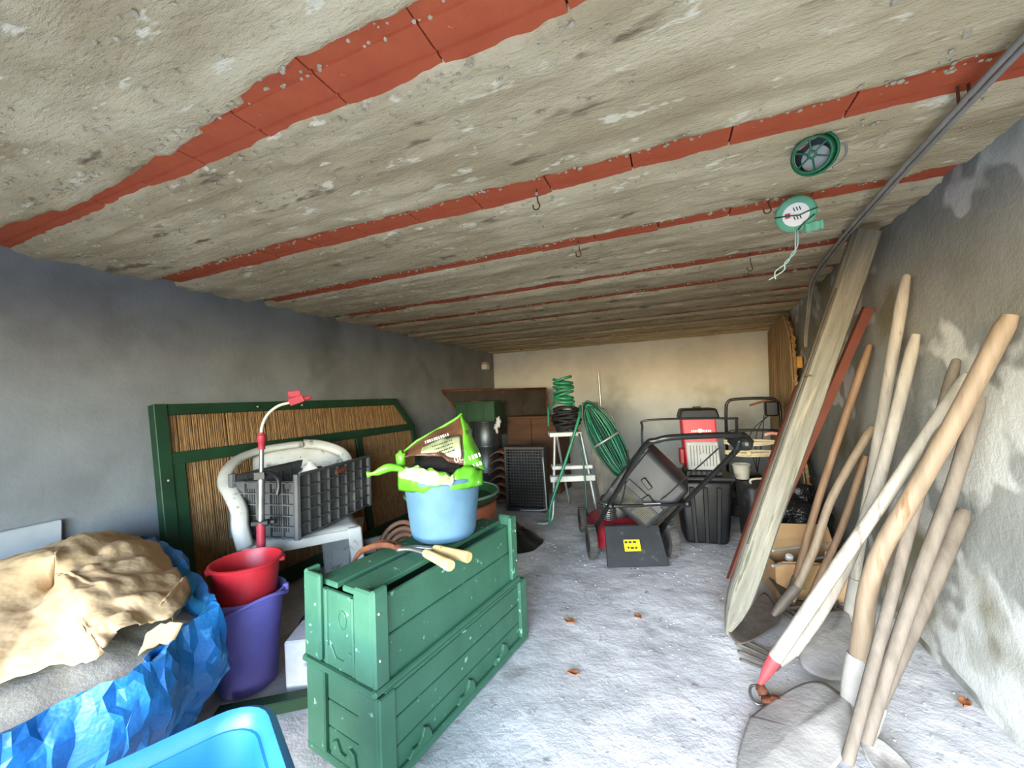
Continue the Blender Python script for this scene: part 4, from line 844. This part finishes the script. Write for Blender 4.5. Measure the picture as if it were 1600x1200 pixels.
# small white plug on the left wall near the back corner
t = thing('foam_plug', 'small white foam plug in the left wall near the back corner', 'plug', (XL+.035, 4.78, 1.455))
MB().box((0, 0, .035), (.08, .10, .07)).build('plug', m_foam, t, bevel=.008); MB().box((0, 0, .085), (.075, .085, .028)).build('stained_top', m_kraft, t, bevel=.006)
# ------------------------------------------------------------------ leaning post, beams and reed mat along the right wall
m_post = mat('weathered_post', '#67655a', '#838176', 3, .85, bump=.55, bscale=14, stretch=(14, 14, .9), spots=('#99927a', 2.2, .62, .12), spots2=('#565848', 3.4, .63, .06), dist=.012)
m_rbeam = mat('red_oxide_paint', '#673627', '#7a4231', 5, .75, bump=.15, spots=('#5f3527', 5, .62, .15))
m_ash = mat('tan_ash_handle', '#7f6f5d', '#958470', 4, .6, bump=.2, bscale=25, stretch=(8, 8, 1), spots=('#7d5f42', 4, .6, .15))
m_ashg = mat('grey_dusty_handle', '#645c52', '#7a7167', 4, .8, bump=.25, bscale=25, stretch=(8, 8, 1), spots=('#766c60', 4, .6, .15))
m_ashw = mat('whitewashed_handle', '#938d84', '#aca69d', 4, .75, bump=.25, bscale=25, stretch=(8, 8, 1), spots=('#7d7569', 6, .61, .1))
m_ashb = mat('brown_worn_handle', '#735a44', '#8a6f56', 4, .65, bump=.2, bscale=25, stretch=(8, 8, 1))
m_blade = mat('cement_crusted_steel', '#96938e', '#aeaaa5', 5, .8, .1, bump=.4, bscale=22, spots=('#6b635a', 5, .58, .12), spots2=('#c6c3bd', 8, .64, .08))
m_bladed = mat('dark_worn_steel', '#5d554d', '#786f65', 6, .65, .4, bump=.35, bscale=25, spots=('#968e83', 6, .6, .12))
m_redtip = mat('red_tape', '#b93a40', '#cc4a4e', 6, .5, bump=.05)
def axis_obj(o, A, B):                        # turn a part built along +z so that it runs from A to B
    d = (V(B)-V(A)).normalized(); y = (V((0, 1, 0))-d*d.y).normalized(); x = y.cross(d)
    o.matrix_local = Matrix(((x.x, y.x, d.x, A[0]), (x.y, y.y, d.y, A[1]), (x.z, y.z, d.z, A[2]), (0, 0, 0, 1))); return o
A, B_ = V((.175, 1.882, .012)), V((.765, 1.965, 1.655)); L_ = (B_-A).length
t = thing('timber_post', 'thick pale weathered timber post with a pointed foot leaning on the right wall', 'post', A)
b = MB(); sec = [(-.046, -.020), (-.036, -.036), (.0, -.040), (.037, -.035), (.047, -.018), (.047, .026), (.036, .038), (-.036, .038), (-.046, .026)]
rows = [(0, .10, .0), (.03, .35, 0), (.09, .72, 0), (.16, .95, 0), (.22, 1.0, 0)]+[(.22+(L_-.22)*k/22, 1.0, 1) for k in range(1, 23)]
def postf(u, v):
    z, k, w = rows[int(round(v*(len(rows)-1)))]; x, y = sec[int(round(u*len(sec))) % len(sec)]
    return (x*k+.005*nz(z*2.5, u*3)*w, y*k+.005*nz(z*2.2, 4+u*3)*w, z)
b.grid(postf, len(sec), len(rows)-1, closeu=True); n0 = len(b.v)-len(sec); b.f.append(tuple(range(n0, n0+len(sec)))); b.f.append(tuple(reversed(range(len(sec)))))
axis_obj(b.build('post_timber', m_post, t, smooth='auto'), (0, 0, 0), B_-A)
b = MB(); b.box((-.043, -.030, .95), (.005, .008, 1.1)); axis_obj(b.build('long_crack', m_dksheet, t), (0, 0, 0), B_-A)
MB().tube(smooth_path([A.lerp(B_, .655)+V((-.05, -.05, 0)), A.lerp(B_, .66)+V((-.06, -.075, -.005)), A.lerp(B_, .665)+V((-.045, -.085, -.012))], 3), .003, 5).build('bent_nail', m_rust, t, world=True)
def channel(lab, A, B_, w, dpt, th=.006, grp='red oxide steel beams'):
    A = V(A); B_ = V(B_); t = thing('steel_beam', lab, 'beam', A, 0, grp); L_ = (B_-A).length
    axis_obj(MB().box((0, -dpt/2, L_/2), (w, th, L_)).build('web', m_rbeam, t, bevel=.0015), (0, 0, 0), B_-A)
    for sx in (-1, 1): axis_obj(MB().box((sx*(w/2-th/2), 0, L_/2), (th, dpt, L_)).build('flange', m_rbeam, t, bevel=.0015), (0, 0, 0), B_-A)
channel('red oxide steel beam leaning left of the pale timber post', (.268, 2.40, .012), (.79, 3.02, 1.045), .062, .045)
channel('red oxide steel beam leaning behind the timber post top on the wall', (.40, 2.60, .012), (.825, 2.15, 1.385), .036, .03)
m_cane = mat('reed_thatch', '#8a7456', '#ab9270', 3, .9, bump=.5, bscale=30, stretch=(22, 22, 1), spots=('#4f3f2b', 5, .58, .12))
m_canee = mat('golden_cane_ends', '#b08443', '#cfa25a', 12, .85, bump=.5, bscale=40)
t = thing('reed_mat', 'tattered reed mat standing against the right wall in the back', 'mat', (.92, 4.1, 0))
near = lerp_pts([(0.01, 3.02), (.27, 3.12), (.65, 3.38), (.97, 3.53), (1.27, 3.56), (1.48, 3.64), (1.64, 3.85), (1.68, 4.0)])
b = MB()
def matf(u, v):
    z = .01+1.655*v; y0 = near(z)+.012*nz(z*30, 2); y = y0+(4.95-y0)*u
    return (rwx(y)-.045-.05*(1-v)-.02*u*0+.008*fbm(y*9, z*2)+.006*nz(y*40, z*1.5), y, z)
b.grid(matf, 60, 50); b.build('thatch', m_cane, t, smooth=True, world=True, thick=.016)
b = MB(); y = 3.05
while y < 4.93:                               # upright reeds of the mat
    zt_ = 1.66 if y > 3.98 else next((z for z in [1.66-.02*k for k in range(84)] if near(z) < y), .02)
    r = random.uniform(.004, .0075); zz = [.015+(zt_-.015)*k/8 for k in range(9)]
    b.tube([(rwx(y)-.06-.05*(1-z/1.66)-r+.004*nz(y*30, z*2), y+.006*nz(y*50, z*1.3), z) for z in zz], r, 5, caps=False); y += r*1.8
o = b.build('reeds', m_cane, t, smooth=True, world=True); o['kind'] = 'stuff'
b = MB()
for k in range(150):                          # broken cane ends along the near edge
    z = random.uniform(.03, 1.62); y = near(z); x = rwx(y)-.045-.05*(1-z/1.66)
    b.tube([(x+random.uniform(-.014, .012), y+.02, z+random.uniform(-.01, .02)), (x+random.uniform(-.016, .012), y-random.uniform(.004, .03), z-random.uniform(.0, .035))], random.uniform(.0025, .0045), 4)
o = b.build('broken_ends', m_canee, t, world=True); o['kind'] = 'stuff'
for z in (.5, 1.0, 1.42): MB().tube([(rwx(y)-.062-.05*(1-z/1.66), y, z) for y in [near(z)+.01+(4.9-near(z))*k/10 for k in range(11)]], .003, 4).build('binding_wire', m_rust, t, world=True)
b = MB(); b.box((rwx(3.56)-.035, 3.545, 1.235), (.035, .03, .09)); b.build('batten_stub', m_canee, t, bevel=.004, world=True)
# ------------------------------------------------------------------ long-handled tools
GT = 'long handled tools leaning on the right wall'
def tool(name, lab, pts, r, m, nsm=6, r1=None):
    t = thing(name, lab, 'tool', (pts[-1][0], pts[-1][1], 0), 0, GT)
    P = smooth_path(pts, nsm); n = len(P); r1 = r1 or r
    rad = [(r+(r1-r)*i/(n-1))*(1+.05*nz(i*.7, r*900)) for i in range(n)]; rad[0] *= .72
    P = [P[0].lerp(P[1], -.08)]+P; rad = [rad[0]*.45]+rad
    MB().tube(P, rad, 10).build('handle', m, t, smooth='auto', world=True)
    return t
def socket(t, a, c, r0, r1, m):
    a = V(a); c = V(c); MB().tube([a, a.lerp(c, .1), a.lerp(c, .6), c], [r0*.95, r0, r0, r1], 10).build('socket', m, t, smooth='auto', world=True)
def blade(t, outline, m, ridge=None, th=.004, dish=.02, tilt=0., nm='blade', z0=.018):
    """dished sheet: outline = world (x, y, z) points round the rim"""
    P = [V(p) for p in smooth_path(list(outline)+[outline[0]], 4)[:-1]]; n = len(P); c = sum(P, V((0, 0, 0)))/n
    b = MB(); rr = [.0, .25, .5, .75, .92, 1.0]
    def fn(u, v):
        i = int(round(u*n)) % n; k = rr[int(round(v*5))]; q = c.lerp(P[i], k); q.z -= dish*(1-k*k)
        if ridge:
            a, e = V(ridge[0]), V(ridge[1]); ab = (e-a).xy; s = max(0, min(1, (q.xy-a.xy).dot(ab)/ab.length_squared)); dd = (q.xy-(a.xy+ab*s)).length
            q.z += .016*(1-s)*math.exp(-(dd/.02)**2)
        q.z = max(q.z, .008); return q
    b.grid(fn, n, 5, closeu=True); return b.build(nm, m, t, smooth=True, world=True, thick=th, weld=.0004)
XW = .815
t = tool('spade', 'tan handled spade with a small dark blade on the floor by the timber post', [(XW, 2.166, .861), (.646, 2.129, .557), (.555, 2.09, .33), (.45, 2.06, .11)], .0165, m_ash)
socket(t, (.478, 2.067, .17), (.375, 2.03, .045), .021, .014, m_bladed)
blade(t, [(.40, 2.06, .055), (.375, 2.19, .07), (.29, 2.06, .045), (.19, 1.93, .03), (.185, 1.86, .025), (.215, 1.81, .022), (.30, 1.88, .03), (.385, 1.97, .05)], m_bladed, th=.004, dish=.012)
t = tool('hoe', 'plain brown hoe handle standing second from the timber post', [(XW, 2.136, 1.215), (.619, 2.204, .537), (.505, 2.243, .08)], .0155, m_ashb)
b = MB(); b.box((.47, 2.25, .055), (.10, .15, .006), rotm(.25, .5, .3)); b.build('hoe_blade', m_bladed, t, bevel=.002, world=True); socket(t, (.52, 2.238, .14), (.488, 2.25, .03), .02, .018, m_bladed)
t = tool('garden_rake', 'short brown handled rake behind the tan spade handle', [(XW, 2.252, .722), (.705, 2.229, .401), (.61, 2.218, .179), (.553, 2.211, .04)], .0145, m_ashb)
b = MB(); b.box((.55, 2.21, .028), (.30, .022, .018), rotm(0, 0, .5))
for k in range(9): a = -.14+.035*k; b.box((.55+a*math.cos(.5)+.02, 2.21+a*math.sin(.5)-.03, .018), (.006, .06, .02), rotm(0, 0, .5))
b.build('rake_head', m_bladed, t, world=True)
t = tool('square_shovel', 'grey handled shovel with a crusted pale blade, tallest of the tools', [(XW, 1.826, 1.434), (.723, 1.995, .595), (.673, 2.086, .139)], .0185, m_ashw)
socket(t, (.685, 2.06, .235), (.655, 2.08, .05), .0225, .017, m_blade)
blade(t, [(.66, 2.11, .075), (.635, 1.98, .07), (.585, 1.81, .05), (.50, 1.70, .02), (.405, 1.73, .02), (.43, 1.85, .045), (.50, 1.98, .07), (.58, 2.06, .08)], m_blade, ridge=((.655, 2.08, 0), (.5, 1.8, 0)), dish=-.012)
t = tool('digging_fork', 'pale handled fork with grey tines lying toward the doorway', [(XW, 1.796, 1.216), (.643, 1.735, .655), (.495, 1.711, .305), (.37, 1.707, .085)], .0185, m_ashw)
socket(t, (.41, 1.708, .155), (.325, 1.706, .035), .022, .014, m_blade)
b = MB()
for k in range(4): b.tube(smooth_path([(.33, 1.706, .035), (.30, 1.72+.035*(k-1.5), .03), (.26, 1.76+.045*(k-1.5), .018), (.20, 1.80+.05*(k-1.5), .012)], 4), .006, 6)
b.build('tines', m_bladed, t, smooth=True, world=True)
t = tool('white_pole', 'white painted pole with a red wrapped tip and metal hook', [(XW, 1.559, 1.066), (.607, 1.557, .697), (.506, 1.556, .524), (.40, 1.555, .34), (.285, 1.554, .140)], .0165, m_ashw, r1=.021)
MB().tube([(.285, 1.554, .140), (.262, 1.553, .098), (.235, 1.551, .045)], [.0205, .0175, .007], 12).build('red_tip', m_redtip, t, smooth='auto', world=True)
MB().tube([(.222+.020*math.cos(a), 1.535+.028*math.sin(a), .018+.012*math.sin(a)) for a in [.6+5.0*k/16 for k in range(17)]], .0045, 6).build('hook', m_steel, t, smooth=True, world=True)
t = tool('round_shovel', 'large shovel with a thick bent tan handle and pale blade nearest the doorway', [(XW-.005, 1.379, 1.211), (.725, 1.43, .96), (.634, 1.476, .719), (.575, 1.505, .565), (.545, 1.52, .46), (.53, 1.531, .372), (.515, 1.54, .25), (.503, 1.546, .159)], .021, m_ash, r1=.027)
socket(t, (.506, 1.545, .20), (.475, 1.54, .055), .030, .024, m_blade)
blade(t, [(.47, 1.55, .055), (.43, 1.605, .06), (.365, 1.59, .05), (.27, 1.515, .03), (.19, 1.43, .02), (.178, 1.41, .02), (.13, 1.28, .014), (.115, 1.19, .012), (.13, 1.175, .012), (.22, 1.205, .012), (.31, 1.255, .015), (.39, 1.34, .03), (.44, 1.42, .05), (.465, 1.49, .055)], m_blade, ridge=((.47, 1.54, 0), (.27, 1.34, 0)), dish=-.010)
tool('broom_stick', 'grey wooden stick running down behind the large bent shovel', [(XW, 1.60, 1.111), (.64, 1.495, .654), (.504, 1.405, .301), (.398, 1.338, .022)], .0145, m_ashg)
t = tool('wooden_pole', 'brownish grey tool handle right of the large bent shovel', [(XW, 1.518, 1.002), (.728, 1.485, .751), (.637, 1.457, .523), (.536, 1.423, .257), (.46, 1.395, .05)], .017, m_ashg)
t = tool('garden_hoe', 'short thick grey brown handle nearest the wall base, lowest of the tools', [(XW-.005, 1.608, .657), (.70, 1.555, .447), (.513, 1.453, .13), (.48, 1.437, .075)], .0205, m_ashg, r1=.023)
socket(t, (.51, 1.452, .125), (.468, 1.43, .028), .025, .02, m_blade)
blade(t, [(.455, 1.42, .03), (.50, 1.445, .035), (.545, 1.40, .02), (.55, 1.33, .015), (.50, 1.30, .012), (.455, 1.35, .02)], m_blade, dish=.008)
b = MB(); b.ball((.262, 1.515, .02), (.035, .028, .016), 10, 6, .6, 2); b.ball((.24, 1.545, .03), (.018, .02, .02), 8, 6, .5, 5)
tag(b.build('clay_lump', m_rust, smooth=True), 'reddish brown rusty lump on the floor beside the red tipped pole', 'lump')
# ------------------------------------------------------------------ carton of odds and ends, black sack
m_card = mat('carton_board', '#a5835c', '#b8966d', 5, .85, bump=.1)
t = thing('carton', 'open brown cardboard carton with bottles behind the tool handles', 'box', (.60, 2.41, .003), .18)
W_, D_, Hc = .34, .17, .17
MB().box((0, 0, .003), (W_, D_, .006)).build('base', m_card, t)
fc = MB().box((0, -D_/2, Hc/2), (W_, .005, Hc)).build('wall', m_card, t); MB().box((0, D_/2, Hc/2+.03), (W_, .005, Hc+.06)).build('wall', m_card, t)
for sx in (-1, 1): MB().box((sx*W_/2, 0, Hc/2), (.005, D_, Hc)).build('wall', m_card, t)
b = MB(); b.hexa([(-W_/2, -D_/2-.003, Hc), (W_/2, -D_/2-.003, Hc), (W_/2, -D_/2+.002, Hc), (-W_/2, -D_/2+.002, Hc)], [(-W_/2+.01, -D_/2-.06, Hc+.03), (W_/2-.01, -D_/2-.06, Hc+.03), (W_/2-.01, -D_/2-.055, Hc+.034), (-W_/2+.01, -D_/2-.055, Hc+.034)]); b.build('flap', m_card, t)
b = MB(); b.hexa([(-W_/2, D_/2-.002, Hc+.06), (W_/2, D_/2-.002, Hc+.06), (W_/2, D_/2+.003, Hc+.06), (-W_/2, D_/2+.003, Hc+.06)], [(-W_/2+.01, D_/2+.02, Hc+.14), (W_/2-.01, D_/2+.02, Hc+.14), (W_/2-.01, D_/2+.026, Hc+.138), (-W_/2+.01, D_/2+.026, Hc+.138)]); b.build('flap', m_card, t)
m_cink = mat('green_print', '#6d7a58', None, 5, .8, bump=0)
b = MB()
for k in range(4): b.box((-.06, -D_/2-.0032, .055+.011*k), (.03, .001, .006))
for x in (-.025, -.008): b.box((x, -D_/2-.0032, .05), (.006, .001, .022))
b.build('printed_mark', m_cink, fc)
m_bott = mat('dark_green_glass', '#10322b', '#164238', 8, .2, bump=0); m_botb = mat('brown_glass', '#3c1c14', '#4a251b', 8, .2, bump=0)
def bottle(x, y, lab, m, cap, tilt, rz):
    t = thing('bottle', lab, 'bottle', (x, y, .012), 0, 'bottles in the carton'); q = rotm(tilt, 0, rz)
    MB().lathe([(0, .0), (.034, .0), (.037, .008), (.037, .10), (.03, .125), (.014, .145), (.013, .165), (0, .165)], (0, 0, .012), 18, q).build('bottle_body', m, t, smooth='auto')
    MB().lathe([(0, .16), (.017, .16), (.017, .182), (.014, .187), (0, .187)], (0, 0, .012), 14, q).build('cap', cap, t, smooth='auto')
bottle(.505, 2.385, 'dark green bottle with white cap in the carton', m_bott, m_inkw, .25, .3)
bottle(.60, 2.41, 'brown bottle with dark cap in the middle of the carton', m_botb, m_mred, .15, -.2)
bottle(.69, 2.43, 'brown bottle with white cap at the right of the carton', m_botb, m_inkw, .1, .8)
for k, (a, c) in enumerate((((.44, 2.30, .235), (.70, 2.40, .262)), ((.43, 2.27, .17), (.68, 2.38, .20)))):
    t = thing('metal_rod', ['upper', 'lower'][k]+' thin pale metal rod sticking out of the carton', 'rod', (a[0], a[1], a[2]-.006), 0, 'rods in the carton'); MB().tube([a, V(a).lerp(V(c), .5), c], .0055, 8).build('rod', m_lad, t, smooth='auto', world=True); MB().ball(a, .007, 8, 6).build('rod_end', m_white_pl, t, world=True)
t = thing('black_sack', 'shiny crumpled black plastic sack behind the cardboard carton', 'sack', (.68, 2.84, 0))
b = MB(); b.ball((0, 0, .21), (.17, .15, .205), 30, 20, .28, 5); b.ball((.02, -.01, .40), (.06, .06, .07), 12, 8, .6, 9)
for i, v_ in enumerate(b.v): b.v[i] = V((v_.x, v_.y, max(.003, v_.z)))+V((.022*fbm(v_.z*14, v_.x*14), .022*fbm(v_.y*14, v_.z*14, 5), 0))
b.build('film', mat('glossy_black_film', '#121213', '#222224', 5, .25, bump=.6, bscale=16, dist=.03), t, smooth=True)
b = MB(); b.tube([(.02+.035*math.cos(a), -.01+.035*math.sin(a), .375) for a in [2*PI*k/12 for k in range(12)]], .006, 6, closed=True); b.build('tie', m_white_pl, t, smooth=True)
# ------------------------------------------------------------------ things hanging from the ceiling
m_gpl = mat('bottle_green_plastic', '#1d6b45', '#2b8056', 8, .35, bump=.05)
m_gpl2 = mat('mint_plastic', '#5fa888', '#74bb9b', 8, .45, bump=.05)
t = thing('wire_reel', 'open green plastic wire reel with spokes hanging from a ceiling hook', 'reel', (.383, 1.235, 1.60))
q = V((-.45, -.80, -.42)).to_track_quat('Z', 'Y').to_matrix(); cR = V((0, 0, .062))
def ringp(r, z, n=28): return [cR+q @ V((r*math.cos(2*PI*k/n), r*math.sin(2*PI*k/n), z)) for k in range(n)]
MB().tube(ringp(.042, .012), .0035, 7, closed=True).build('front_ring', m_gpl, t, smooth=True); MB().tube(ringp(.05, -.016), .004, 7, closed=True).build('rear_ring', m_gpl, t, smooth=True)
MB().lathe([(.044, -.016), (.041, .012)], cR, 28, q).build('side_wall', m_gpl, t, smooth=True, thick=.002) if False else None
b = MB(); b.grid(lambda u, v: cR+q @ V(((.046-.004*v)*math.cos(2*PI*u), (.046-.004*v)*math.sin(2*PI*u), -.016+.028*v)), 28, 2, closeu=True); b.build('side_wall', m_gpl, t, smooth=True, thick=.0015)
for k in range(6):
    a = PI/6+PI/3*k; MB().tube([cR+q @ V((.008*math.cos(a), .008*math.sin(a), .012)), cR+q @ V((.042*math.cos(a), .042*math.sin(a), .012))], .0024, 5).build('spoke', m_gpl, t)
MB().tube(ringp(.008, .012, 12), .003, 6, closed=True).build('hub', m_gpl, t, smooth=True)
b = MB(); b.lathe([(0, -.015), (.043, -.015), (.043, -.018), (0, -.018)], cR, 24, q); b.build('back_disc', m_blackp, t)
b = MB(); b.lathe([(.012, -.008), (.03, -.006), (.034, -.012), (.01, -.013)], cR+q @ V((.002, -.012, 0)), 20, q); b.build('paper_insert', m_paperw, t, smooth=True)
t = thing('wire_reel', 'mint green wire reel with white label hanging behind the spoked reel', 'reel', (.42, 1.54, 1.563))
q2 = V((-.22, -.85, -.45)).to_track_quat('Z', 'Y').to_matrix(); c2 = V((0, 0, .062))
MB().lathe([(0, .010), (.05, .010), (.056, .006), (.058, -.004), (.052, -.014), (0, -.014)], c2, 32, q2).build('reel_body', m_gpl2, t, smooth='auto')
lb_ = MB().lathe([(0, .0118), (.037, .0118), (.037, .010), (0, .010)], c2, 28, q2).build('white_label', m_inkw, t)
b = MB(); b.box(c2+q2 @ V((-.022, .002, .0125)), (.014, .016, .001), q2); b.build('red_print', m_red_pl, lb_)
b = MB()
for k in range(6): b.box(c2+q2 @ V((-.004+.008*(k % 3), .018-.028*(k//3), .0125)), (.003, .013, .001), q2 @ rotm(0, 0, .3))
b.build('dark_print', m_ink, lb_)
b = MB(); b.tube([c2+q2 @ V(p) for p in ((-.058, .006, .013), (-.02, .002, .016), (.01, -.004, .016), (.03, .002, .016), (.058, .006, .012))], .0022, 5); b.tube([c2+q2 @ V(p) for p in ((.05, -.012, .014), (.02, -.03, .016), (.0, -.055, .012))], .0022, 5); b.build('wire_turns', m_hosed, t, smooth=True)
b = MB(); b.grid(lambda u, v: c2+q2 @ V((.02+.05*u, -.035-.03*v+.006*nz(u*6, v*6), .012+.004*math.sin(u*7))), 8, 6); b.build('torn_wrapper', m_gpl2, t, smooth=True, thick=.001)
for k, s_ in enumerate((-1, 1)):
    MB().tube(smooth_path([(.003*s_, 0, .008), (-.004+.003*s_, 0, -.045), (-.015-.004*s_, 0, -.07), (-.035+.004*s_, .0, -.095), (-.055-.012*s_, 0, -.12), (-.078+.010*s_, 0, -.147)], 5), .0022, 5).build('blue_twine', mat('pale_blue_twine', '#9cc4c8', None, 6, .7, bump=0) if k == 0 else bpy.data.materials['pale_blue_twine'], t, smooth=True)
def hook(lab, x, y, nm='ceiling_hook', l=.05):
    t = thing(nm.replace('ceiling', 'wire'), lab, 'hook', (x, y, HC-l-.005), 0, 'rusty wire hooks in the ceiling')
    MB().tube(smooth_path([(0, 0, l+.02), (.002, 0, l*.6), (.008, 0, .012), (0, 0, .002), (-.012, 0, .006), (-.014, 0, .02)], 4), .0022, 5).build('wire', m_rust, t, smooth=True)
    MB().ball((0, 0, l+.002), .006, 6, 5, .3).build('rawl_plug', m_white_pl, t)
hook('rusty wire hook holding the spoked green reel', .372, 1.262, l=.03); hook('rusty wire hook beside the mint green reel', .345, 1.545, l=.05); hook('small rusty hook in the third terracotta strip', -.33, 1.64); hook('small rusty hook in the second terracotta strip', -.36, 1.16); hook('rusty hook with loose wire left of the pale blue twine', .40, 2.19, l=.07); hook('rusty wire hook farthest right of the terracotta strip hooks', .43, 2.46, l=.03)
t = thing('loop_wire', 'white wire loop strap around the spoked green reel', 'wire', (.40, 1.25, 1.62))
MB().tube([(.415+.05*math.cos(a), 1.265, 1.672+.045*math.sin(a)) for a in [2.4-3.6*k/18 for k in range(19)]], .003, 6).build('loop', m_white_pl, t, smooth=True, world=True); MB().tube([(.41+.013*math.cos(a), 1.262, 1.724+.0*k-.012+.013*math.sin(a)) for k, a in enumerate([2*PI*i/12 for i in range(12)])], .0025, 5, closed=True).build('eye', m_white_pl, t, smooth=True, world=True)
m_cable = mat('grey_cable', '#8f8a80', '#a39e94', 9, .55, bump=.03)
for k in range(2):
    o_ = .018*k; t = thing('electric_cable', ['left', 'right'][k]+' one of two parallel grey cables running under the ceiling on the right', 'cable', (.68, 1.6, 1.40), 0, 'twin grey cables')
    MB().tube(smooth_path([(.628+o_, .75, 1.685), (.634+o_, 1.0, 1.675), (.64+o_, 1.174, 1.672), (.66+o_, 1.523, 1.668), (.705+o_, 2.0, 1.672), (.765+o_, 2.5, 1.672), (.80+o_, 2.75, 1.655), (.835+o_*.6, 2.92, 1.60), (.855+o_*.6, 3.05, 1.50), (.872+o_*.6, 3.17, 1.40), (.88+o_*.4, 3.22, 1.32)], 6), .0065, 7).build('cable_run', m_cable, t, smooth=True, world=True)
    for y in (1.17, 2.0): MB().tube([(.634+o_+.0*k+(.0 if y < 1.5 else .071), y, 1.672), (.634+o_+(.0 if y < 1.5 else .071), y, 1.71)], .003, 5).build('clip', m_rust, t, world=True)
# ------------------------------------------------------------------ litter on the floor
m_leaf = mat('orange_leaf', '#8f5a34', '#a86d42', 12, .8, bump=.2)
for (x, y, s_, lab) in ((-.478, 1.765, .022, 'curled orange brown dry leaf beside the green planters'), (-.187, 1.90, .018, 'small brown dry leaf in the middle of the floor'), (-.385, 1.445, .018, 'pale brown dry leaf on the floor right of the planters'), (.83, 1.72, .02, 'orange brown dry leaf on the floor against the right wall')):
    t = thing('dry_leaf', lab, 'leaf', (x, y, .006), random.random()*6, 'dry leaves on the floor')
    b = MB(); b.grid(lambda u, v: ((u-.5)*2*s_*1.3, (v-.5)*2*s_*.8*math.sin(PI*min(max(u, .06), .94)), .004+.4*s_*((v-.5)**2*4)+.12*s_*math.sin(u*7)), 8, 6); b.build('leaf_blade', m_leaf, t, smooth=True, thick=.001)
    MB().tube([(-s_*1.3, 0, .004), (-s_*1.8, .002, .003)], .001, 4).build('stalk', m_rust, t)
m_peb = mat('mortar_grit', '#a8a5a0', '#bdbab6', 20, .9, bump=.3)
b = MB()
for i in range(900):
    x = random.uniform(-.9, .84); y = random.uniform(.9, 3.4); r = random.uniform(.0012, .0038)*(1.6 if random.random() < .06 else 1)
    if abs(y-1.25) < .55 and x < -.4: continue
    b.ball((x, y, .001), (r*1.3, r, r*.7), 5, 4, .5, i)
o = b.build('floor_grit', m_peb); o['kind'] = 'stuff'; o['label'] = 'pale mortar grit scattered over the floor'; o['category'] = 'grit'
